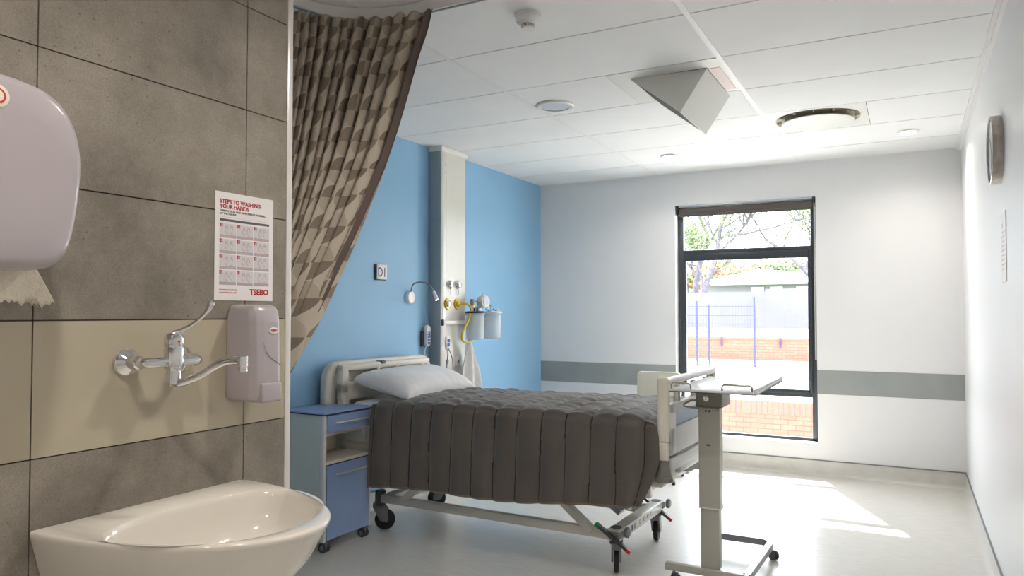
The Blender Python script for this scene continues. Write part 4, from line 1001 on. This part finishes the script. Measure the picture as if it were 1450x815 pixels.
# deck, side rails of the deck and scissor arms
b = B(); b.box(-0.99, 1.04, -0.43, 0.43, 0.50, 0.555, 'frame_white', 0.006); bb_(b, 'mattress_deck')
b = B(); b.box(-0.95, 0.95, -0.345, -0.305, 0.42, 0.49, 'frame_white', 0.004); b.box(-0.95, 0.95, 0.305, 0.345, 0.42, 0.49, 'frame_white', 0.004)
for x in (-0.9, -0.3, 0.3, 0.9): b.box(x - 0.02, x + 0.02, -0.33, 0.33, 0.43, 0.499, 'frame_white', 0.004)
bb_(b, 'under_frame')
BY = 0.285
for s in (-1, 1):
    b = B(); b.box(-0.78, 0.75, s * BY - 0.02, s * BY + 0.02, 0.175, 0.224, 'frame_white', 0.005); bb_(b, 'base_beam')
for x in (-0.72, 0.75):
    b = B(); b.box(x - 0.035, x + 0.035, -0.33 if x > 0 else -0.275, 0.36, 0.180, 0.236, 'frame_white', 0.006); cbm = bb_(b, 'base_crossbeam')
    if x > 0:
        for yy, m_ in ((-0.20, 'gold'), (-0.15, 'blue_plastic'), (-0.11, 'grey_metal')):
            b = B(); b.box(x + 0.0345, x + 0.0365, yy - 0.010, yy + 0.010, 0.196, 0.222, m_); b.build('sticker', cbm, local=True)
        text('ARM-BED', 0.045, 'grey_metal', cbm, Matrix(((0, 0, 1, x + 0.0352), (1, 0, 0, -0.06), (0, 1, 0, 0.196), (0, 0, 0, 1))), name='lettering') if False else None
        b = B()
        for i in range(4): b.lathe([(0.012, 0), (0.012, 0.002)], (x + 0.0345, -0.03 + i * 0.06, 0.212), 'X', 'mid_ink', 16); b.lathe([(0.008, 0), (0.008, 0.0025)], (x + 0.0345, -0.03 + i * 0.06, 0.212), 'X', 'bed_panel', 16)
        b.build('embossed_mark', cbm, local=True)
for s in (-1, 1):
    b = B(); b.bar([(0.62, s * 0.295, 0.205), (0.30, s * 0.295, 0.455)], 0.034, 0.05, 'frame_white', up=(0, 1, 0)); bb_(b, 'lift_arm')
    b = B(); b.bar([(-0.62, s * 0.295, 0.205), (-0.30, s * 0.295, 0.455)], 0.034, 0.05, 'frame_white', up=(0, 1, 0)); bb_(b, 'lift_arm')
b = B(); b.bar([(0.66, 0.02, 0.235), (0.36, 0.02, 0.44)], 0.03, 0.07, 'grey_metal', up=(0, 1, 0)); b.tube([(0.70, 0.08, 0.25), (0.45, 0.05, 0.40)], 0.018, 'chrome', 14); bb_(b, 'lift_motor')
b = B(); b.bar([(-0.70, 0.10, 0.235), (-0.40, 0.10, 0.42)], 0.03, 0.09, 'frame_white', up=(0, 1, 0)); bb_(b, 'actuator')
# castors
def castor(x, y, ang, big=True):
    r = 0.062; t_ = ang
    mt = Matrix.Translation((x, y, 0)) @ Matrix.Rotation(t_, 4, 'Z')
    b = B(); v = lambda *p: mt @ Vector(p)
    b.lathe([(0.030, 0.0), (0.034, 0.004), (0.034, 0.080), (0.029, 0.088)], (x, y, 0.150), 'Z', 'dark_plastic', 20)
    pts = [(-0.045, 0.165), (0.012, 0.165), (0.045, 0.128), (0.052, 0.06), (0.038, 0.045), (-0.002, 0.058), (-0.04, 0.13)]
    b.prism([v(px_, -0.026, pz_) for px_, pz_ in pts], (mt.to_3x3() @ Vector((0, 0.010, 0))), 'hub', 0.003, 2)
    b.prism([v(px_, 0.016, pz_) for px_, pz_ in pts], (mt.to_3x3() @ Vector((0, 0.010, 0))), 'hub', 0.003, 2)
    b.box(-0.045, 0.025, -0.026, 0.026, 0.13, 0.166, 'hub', 0.006, 2, mtx=mt)
    c = b.build('castor', bed, local=True)
    ax = mt.to_3x3() @ Vector((0, 1, 0)); o = v(0.028, -0.014, r)
    b = B(); b.lathe([(0.040, 0.0), (r - 0.006, 0.0), (r, 0.005), (r, 0.023), (r - 0.006, 0.028), (0.040, 0.028)], o, ax, 'rubber', 32)
    b.lathe([(0.040, 0.002), (0.040, 0.026)], o, ax, 'hub', 24)
    b.build('wheel', c, local=True)
castor(-0.815, -0.262, radians(32)); castor(-0.80, 0.36, radians(-150))
castor(0.745, -0.275, radians(112)); castor(0.745, 0.345, radians(100))
for x, y in ((0.755, -0.315), (0.755, 0.355)):
    b = B(); b.box(x - 0.03, x + 0.035, y - 0.02, y + 0.04, 0.188, 0.232, 'hub', 0.014, 3)
    b.lathe([(0.024, 0), (0.027, 0.003), (0.027, 0.016), (0.018, 0.022)], (x + 0.035, y + 0.055, 0.212), 'X', 'hub', 20)
    b.bar([(x - 0.075, y - 0.035, 0.252), (x + 0.0, y - 0.03, 0.200), (x + 0.075, y - 0.025, 0.150)], 0.024, 0.016, 'dark_plastic', up=(0, 0, 1)); pd = bb_(b, 'brake_pedal')
    b = B(); b.bar([(x - 0.092, y - 0.036, 0.262), (x - 0.070, y - 0.035, 0.2485)], 0.026, 0.018, 'green'); b.build('pedal_tip', pd, local=True, label='green pedal tip')
    b = B(); b.bar([(x + 0.070, y - 0.026, 0.1535), (x + 0.092, y - 0.025, 0.139)], 0.026, 0.018, 'red'); b.build('pedal_tip', pd, local=True, label='red pedal tip')

def frombed(o, label, cat):
    o.location = BO; o.rotation_euler = (0, 0, BR); return setp(o, label, cat)

# mattress, duvet, pillow
b = B()
b.box(-0.945, 0.99, -0.42, 0.42, 0.557, 0.795, 'sheet', 0.055, 5)
frombed(b.build('mattress', local=True, smooth=60), 'mattress in a pale blue white fitted sheet, showing at the head of the bed', 'mattress')

HX0, HX1 = -0.722, 1.022
def duv(u, v):
    """u 0..1 along the bed, v 0..1 across from near hem over the top to the far hem"""
    # cross profile
    hem = 0.312 + 0.085 * u + 0.012 * sin(9 * u)
    topz = 0.832 + 0.02 * u
    near = [(-0.508, hem), (-0.500, 0.50), (-0.487, 0.70), (-0.472, 0.79), (-0.440, topz - 0.012), (-0.36, topz + 0.004), (0.0, topz + 0.012), (0.34, topz + 0.002), (0.425, topz - 0.012), (0.457, 0.79), (0.47, 0.70), (0.478, 0.55), (0.482, 0.42)]
    cum = [0]
    for p, q in zip(near, near[1:]): cum.append(cum[-1] + math.dist(p, q))
    s = v * cum[-1]
    for i in range(len(near) - 1):
        if s <= cum[i + 1] + 1e-9:
            f = (s - cum[i]) / (cum[i + 1] - cum[i]); y = near[i][0] * (1 - f) + near[i + 1][0] * f; z = near[i][1] * (1 - f) + near[i + 1][1] * f
            break
    return y, z, s, cum[-1]
NU, NV = 330, 190
PITCH = 0.1385
bm = bmesh.new(); gr = []; pos = []
for i in range(NU + 1):
    u = i / NU; row = []
    for j in range(NV + 1):
        v = j / NV; y, z, s, tot = duv(u, v)
        row.append([u, y, z, s])
    pos.append(row)
def seam_x(u): return HX0 + (HX1 - HX0) * u
for i in range(NU + 1):
    row = []
    for j in range(NV + 1):
        u, y, z, s = pos[i][j]
        x = seam_x(u)
        a = pos[i][max(j - 1, 0)]; c = pos[i][min(j + 1, NV)]
        ty, tz = c[1] - a[1], c[2] - a[2]; ln = math.hypot(ty, tz) or 1
        ny, nz = -tz / ln, ty / ln
        if ny * 0 + nz < 0 and abs(nz) > 0.5: ny, nz = -ny, -nz
        # channel puff: seams run across the bed, wandering a little
        wob = 0.010 * noise.noise(Vector((s * 2.2, 3.1, round((x - HX0) / PITCH) * 1.7)))
        ph = ((x - HX0 - 0.018 + wob) / PITCH) % 1.0
        dist = min(ph, 1 - ph)
        on_top = max(0.0, min(1.0, (z - 0.80) / 0.03))
        puff = (1 - (1 - min(1, dist / 0.5)) ** 3.0)
        amp = 0.025 * (1 - 0.35 * on_top)
        off = amp * (puff - 1.0)
        # puckers fanning out of the seams
        pk = 0.006 * noise.noise(Vector((x * 7, s * 26, 0.0))) * math.exp(-dist * 5) + 0.004 * noise.noise(Vector((x * 5, s * 6, 4)))
        wr = on_top * (0.008 * noise.noise(Vector((x * 5 + s * 9, s * 15, 7))) - 0.006 * abs(noise.noise(Vector((x * 7 - s * 5, s * 14, 2)))))
        off += pk + wr
        # side flare at hem
        yy = y + (-ny if False else 0)
        P = Vector((x, y, z))
        nrm = Vector((0, ny, nz))
        if y < -0.44 and nrm.y > 0: nrm = -nrm
        if y > 0.44 and nrm.y < 0: nrm = -nrm
        if nrm.z < -0.2 and abs(y) < 0.44: nrm = -nrm
        P += nrm * off
        # round off both ends
        de = min(u, 1 - u) * (HX1 - HX0)
        if u < 0.5 and de < 0.05: P.z -= 0.030 * (1 - de / 0.05) ** 2 * on_top
        if u > 0.5:
            if de < 0.14:
                k = (1 - de / 0.14)
                P.z -= 0.050 * k * k * on_top
                if y < -0.44:
                    lower = max(0, min(1, (0.80 - z) / 0.45))
                    P.x += 0.035 * k * (1 - abs(2 * lower - 0.8)) - 0.10 * k * lower ** 2
                    P.y += 0.020 * k * k
                    if lower > 0.85: P.z += 0.03 * k * k
        row.append(bm.verts.new(P))
    gr.append(row)
db = B(); i0 = db.mi('duvet'); i1 = db.mi('binding'); i2 = db.mi('seam')
for i in range(NU):
    x = seam_x((i + 0.5) / NU)
    for j in range(NV):
        f = bm.faces.new((gr[i][j], gr[i + 1][j], gr[i + 1][j + 1], gr[i][j + 1]))
        f.material_index = i1 if (j < 1 or j >= NV - 1) else i0
        s = pos[i][j][3]
        wob = 0.010 * noise.noise(Vector((s * 2.2, 3.1, round((x - HX0) / PITCH) * 1.7)))
        ph = ((x - HX0 - 0.018 + wob) / PITCH) % 1.0
        if min(ph, 1 - ph) < 0.020 and 1 <= j < NV - 1 and pos[i][j][2] < 0.825: f.material_index = i2
bmesh.ops.recalc_face_normals(bm, faces=bm.faces)
me = bpy.data.meshes.new('t'); bm.to_mesh(me); bm.free(); db.bm.from_mesh(me); bpy.data.meshes.remove(me)
dv_o = db.build('quilted_duvet', local=True, smooth=180)
frombed(dv_o, 'dark grey brown quilted duvet draped over the bed and down its near side', 'duvet')
md = dv_o.modifiers.new('thick', 'SOLIDIFY'); md.thickness = 0.006; md.offset = -1

def pillow():
    bm = bmesh.new(); n = 56; gt = []; gb = []
    Lx, Ly = 0.215, 0.400
    for i in range(n + 1):
        rt, rb = [], []
        for j in range(n + 1):
            a = 2 * i / n - 1; c = 2 * j / n - 1
            pin = 1 - 0.10 * (1 - c * c) * abs(a) ** 3; pin2 = 1 - 0.07 * (1 - a * a) * abs(c) ** 3
            x = Lx * a * pin; y = Ly * c * pin2
            h = max(0, (1 - abs(a) ** 2.8)) ** 0.46 * max(0, (1 - abs(c) ** 4.2)) ** 0.38
            cr = 0.006 * noise.noise(Vector((a * 3, c * 9, 1))) * min(1, 3 * (1 - h)) + 0.010 * noise.noise(Vector((a * 1.5, c * 2.0, 5)))
            rt.append(bm.verts.new((x, y, 0.098 * h + cr * (1 if h > 0 else 0) + 0.03))); rb.append(bm.verts.new((x, y, 0.03 - 0.042 * h)) if 0 < i < n and 0 < j < n else rt[-1])
        gt.append(rt); gb.append(rb)
    for i in range(n):
        for j in range(n):
            bm.faces.new((gt[i][j], gt[i + 1][j], gt[i + 1][j + 1], gt[i][j + 1]))
            q = (gb[i][j], gb[i][j + 1], gb[i + 1][j + 1], gb[i + 1][j])
            if len(set(q)) >= 3:
                try: bm.faces.new(q)
                except ValueError: pass
    bmesh.ops.transform(bm, matrix=Matrix.Translation((-0.735, 0.0, 0.846)) @ Matrix.Rotation(radians(2), 4, 'Z') @ Matrix.Rotation(radians(13), 4, 'Y'), verts=bm.verts)
    b = B(); b.add(bm, 'pillow'); return frombed(b.build('pillow', local=True, smooth=180), 'plump white pillow lying at the head of the bed', 'pillow')
pillow()

# ------------------------------------------------------------------ bedside cabinet
cxf, cxb = -2.862, -3.175; cy0, cy1 = 3.132, 3.540
t = thing('bedside_cabinet', 'blue and grey bedside cabinet on castors between basin and bed', 'cabinet', ((cxf + cxb) / 2, (cy0 + cy1) / 2, 0))
cz0, cz1 = 0.075, 0.765
b = B(); b.box(cxb, cxf - 0.03, cy0, cy0 + 0.016, cz0, cz1, 'grey_green'); b.box(cxb, cxf - 0.03, cy1 - 0.016, cy1, cz0, cz1, 'grey_green'); b.box(cxb, cxb + 0.012, cy0 + 0.016, cy1 - 0.016, cz0, cz1, 'beige_board')
b.box(cxb + 0.012, cxf - 0.03, cy0 + 0.016, cy1 - 0.016, cz0, cz0 + 0.016, 'beige_board'); b.box(cxb + 0.012, cxf - 0.02, cy0 + 0.016, cy1 - 0.016, 0.645, 0.660, 'beige_board'); b.box(cxb + 0.012, cxf - 0.002, cy0 + 0.02, cy1 - 0.02, 0.488, 0.506, 'beige_board', 0.002)
b.build('carcass', t, smooth=0)
for y in (cy0, cy1 - 0.022):
    b = B(); b.box(cxf - 0.032, cxf + 0.0, y, y + 0.022, cz0 - 0.012, cz1, 'alu_trim', 0.006, 3); b.build('corner_profile', t)
b = B(); b.box(cxb - 0.004, cxf + 0.010, cy0 - 0.008, cy1 + 0.008, cz1 + 0.006, cz1 + 0.014, 'blue_lam', 0.001); b.box(cxb - 0.004, cxf + 0.010, cy0 - 0.008, cy1 + 0.008, cz1, cz1 + 0.006, 'navy_edge'); b.build('worktop', t, smooth=0)
b = B(); b.box(cxf - 0.016, cxf + 0.002, cy0 + 0.024, cy1 - 0.024, 0.665, 0.760, 'blue_lam', 0.001); dr = b.build('drawer', t, smooth=0)
def pull(par, z, y0, y1):
    b = B(); b.tube([(cxf + 0.002, y0, z), (cxf + 0.030, y0, z), ], 0.004, 'handle_metal', 10); b.tube([(cxf + 0.002, y1, z), (cxf + 0.030, y1, z)], 0.004, 'handle_metal', 10); b.tube([(cxf + 0.028, y0 - 0.03, z), (cxf + 0.028, y1 + 0.03, z)], 0.0055, 'handle_metal', 12); b.build('handle', par)
pull(dr, 0.717, 3.23, 3.455)
b = B(); b.box(cxf - 0.016, cxf + 0.002, cy0 + 0.024, cy1 - 0.024, cz0 - 0.002, 0.484, 'blue_lam', 0.001); b.box(cxf - 0.016, cxf + 0.001, cy0 + 0.024, cy1 - 0.024, 0.484, 0.4865, 'navy_edge'); dd_ = b.build('door', t, smooth=0)
pull(dd_, 0.430, 3.23, 3.455)
for x in (cxf - 0.035, cxb + 0.04):
    for y in (cy0 + 0.04, cy1 - 0.035):
        b = B(); b.lathe([(0.010, 0.05), (0.010, 0.09)], (x, y, 0), 'Z', 'hub', 12); b.box(x - 0.02, x + 0.022, y - 0.008, y + 0.008, 0.03, 0.062, 'hub', 0.006); c = b.build('castor', t)
        b = B()
        for s in (-1, 1): b.lathe([(0.018, 0.0), (0.026, 0.001), (0.028, 0.004), (0.028, 0.010), (0.025, 0.013), (0.016, 0.013)], (x + 0.004, y + (0.008 if s > 0 else -0.021), 0.0285), 'Y', 'dark_plastic', 24); b.lathe([(0.015, -0.0005), (0.015, 0.0137)], (x + 0.004, y + (0.008 if s > 0 else -0.021), 0.0285), 'Y', 'hub', 20)
        b.build('wheel', c)

# ------------------------------------------------------------------ overbed table
t = thing('overbed_table', 'tall overbed table on a castored frame in front of the footboard', 'overbed table', (-0.86, 3.95, 0))
z0 = 0.062; z1 = 0.098
b = B(); b.box(-1.085, -0.70, 3.615, 3.655, z0 + 0.004, z1 + 0.002, 'col_metal', 0.003)
q = [(-0.705, 3.635, 0.083), (-0.695, 3.65, 0.083), (-0.68, 4.20, 0.083)] + [(-0.68 - 0.06 * (1 - cos(a)), 4.20 + 0.06 * sin(a), 0.083) for a in (0.3, 0.6, 0.9, 1.2, 1.57)] + [(-1.06, 4.262, 0.083)]
b.bar([Vector(q[0]) + Vector((-0.0, -0.015, 0))] + [Vector(p) for p in q[1:]], 0.032, 0.034, 'grey_metal'); b.build('base_frame', t, smooth=50)
def tcast(x, y, ang, lab=None):
    mt = Matrix.Translation((x, y, 0)) @ Matrix.Rotation(ang, 4, 'Z')
    b = B(); b.lathe([(0.007, 0.03), (0.007, 0.068)], (x, y, 0), 'Z', 'hub', 10); b.box(-0.012, 0.022, -0.006, 0.006, 0.025, 0.052, 'dark_plastic', 0.005, mtx=mt); c = b.build('castor', t)
    b = B()
    for s in (-0.018, 0.006): b.lathe([(0.016, 0.0), (0.023, 0.001), (0.025, 0.004), (0.025, 0.009), (0.022, 0.012), (0.014, 0.012)], mt @ Vector((0.010, s, 0.0255)), mt.to_3x3() @ Vector((0, 1, 0)), 'dark_plastic', 22)
    b.build('wheel', c)
tcast(-1.045, 3.635, radians(25)); tcast(-0.700, 3.655, radians(200)); tcast(-0.675, 4.235, radians(-40)); tcast(-1.03, 4.262, radians(60))
b = B(); b.box(-0.912, -0.822, 3.637, 3.690, 0.098, 0.42, 'col_metal', 0.004, 3); b.build('lower_column', t)
b = B(); b.box(-0.918, -0.815, 3.630, 3.697, 0.39, 0.875, 'col_metal', 0.004, 3); b.box(-0.920, -0.813, 3.628, 3.699, 0.385, 0.392, 'bed_panel', 0.002); cu = b.build('upper_column', t)
b = B(); b.prism([(-0.885, 3.6295, 0.690), (-0.872, 3.6295, 0.699), (-0.856, 3.6295, 0.690)], (0, -0.0008, 0), 'navy_ink'); b.build('mark', cu)
b = B(); b.box(-0.885, -0.877, 3.6288, 3.6302, 0.852, 0.862, 'dark_plastic'); b.box(-0.868, -0.860, 3.6288, 3.6302, 0.852, 0.862, 'dark_plastic'); b.build('screw_hole', cu)
b = B(); b.box(-0.930, -0.800, 3.622, 3.80, 0.875, 0.968, 'col_head', 0.006, 3); b.lathe([(0.014, 0), (0.014, 0.004), (0.008, 0.006)], (-0.878, 3.622, 0.918), (0, -1, 0), 'chrome', 20); b.build('head_bracket', t)
b = B(); b.box(-0.982, -0.596, 3.362, 4.12, 0.9745, 0.985, 'table_top', 0.002); b.box(-0.983, -0.595, 3.3605, 4.1215, 0.971, 0.975, 'dark_plastic'); b.box(-0.94, -0.70, 3.46, 4.02, 0.967, 0.9715, 'bed_panel'); b.build('table_top', t)
for x0_, x1_, y in ((-0.975, -0.885, 3.370), (-0.745, -0.615, 3.370)):
    b = B(); b.tube([(x0_, y, 0.984), (x0_, y, 1.004), (x0_ + 0.008, y, 1.012), (x1_ - 0.008, y, 1.012), (x1_, y, 1.004), (x1_, y, 0.970)], 0.0042, 'steel', 10); b.build('lip_rail', t)
b = B(); b.box(-0.605, -0.596, 3.362, 4.12, 0.9845, 0.998, 'bed_panel', 0.002); b.build('edge_lip', t)
b = B(); b.tube([(-0.93, 3.66, 0.905), (-0.955, 3.64, 0.905), (-0.985, 3.615, 0.885), (-0.982, 3.608, 0.878), (-0.95, 3.607, 0.873), (-0.81, 3.607, 0.871)], 0.005, 'steel', 10); b.build('height_lever', t)

# ------------------------------------------------------------------ chair by the window
t = thing('visitor_chair', 'cream backed chair on thin steel legs, seen behind the foot of the bed', 'chair', (-1.85, 5.86, 0))
b = B()
ol = rrect(-2.03, -1.66, 0.50, 0.848, 0.035)
b.rings([[(x, 6.02 + d - 0.10 * (0.85 - z) * 0.5, 0.675 + (z - 0.675) * k) for x, z in ol] for d, k in ((-0.014, 0.98), (-0.008, 1.0), (0.008, 1.0), (0.014, 0.98))], 'cream_chair'); b.build('backrest', t)
b = B(); b.box(-2.03, -1.64, 5.66, 6.0, 0.425, 0.465, 'dark_plastic', 0.016, 4); b.build('seat', t)
for x, y, s in ((-1.637, 5.70, 1), (-2.03, 5.70, 1), (-1.66, 6.03, 0), (-2.03, 6.03, 0)):
    b = B(); b.tube([(x, y, 0.015), (x, y, 0.43)], 0.011, 'steel', 12); lg = b.build('leg', t)
    b = B(); b.tube([(x, y, 0.0), (x, y, 0.02)], 0.0135, 'rubber', 12); b.build('foot_tip', lg)

# ------------------------------------------------------------------ right wall
t = thing('wall_clock', 'round steel rimmed wall clock high on the right wall', 'clock', (XR, 3.87, 1.90))
b = B(); b.lathe([(0.150, 0.0005), (0.150, 0.040), (0.146, 0.042), (0.141, 0.040), (0.141, 0.030)], (XR, 3.87, 2.05), (-1, 0, 0), 'steel', 64, True, True); b.build('rim', t)
b = B(); b.lathe([(0.1405, 0.0305), (0.1405, 0.032)], (XR, 3.87, 2.05), (-1, 0, 0), 'lens_off', 64); b.build('dial', t)
b = B()
for a, l_, r_ in ((0.9, 0.075, 0.003), (-1.4, 0.11, 0.002)): b.bar([(XR - 0.0345, 3.87, 2.05), (XR - 0.0345, 3.87 + l_ * cos(a), 2.05 + l_ * sin(a))], r_ * 2, 0.001, 'black', up=(1, 0, 0))
b.build('hands', t)
t = thing('wall_notice', 'white paper notice in a clear sleeve on the right wall', 'notice', (XR, 3.79, 1.47))
b = B(); b.box(XR - 0.0025, XR - 0.0005, 3.705, 3.885, 1.465, 1.765, 'paper', 0.0008, 1); b.build('sheet', t)
b = B()
for i in range(9): b.box(XR - 0.0032, XR - 0.0026, 3.73 + 0.02 * (i % 3 == 0), 3.86, 1.52 + i * 0.02, 1.523 + i * 0.02, 'pink_ink' if i % 2 else 'mid_ink')
b.box(XR - 0.0032, XR - 0.0026, 3.82, 3.86, 1.70, 1.72, 'gold'); b.build('print', t, smooth=0)
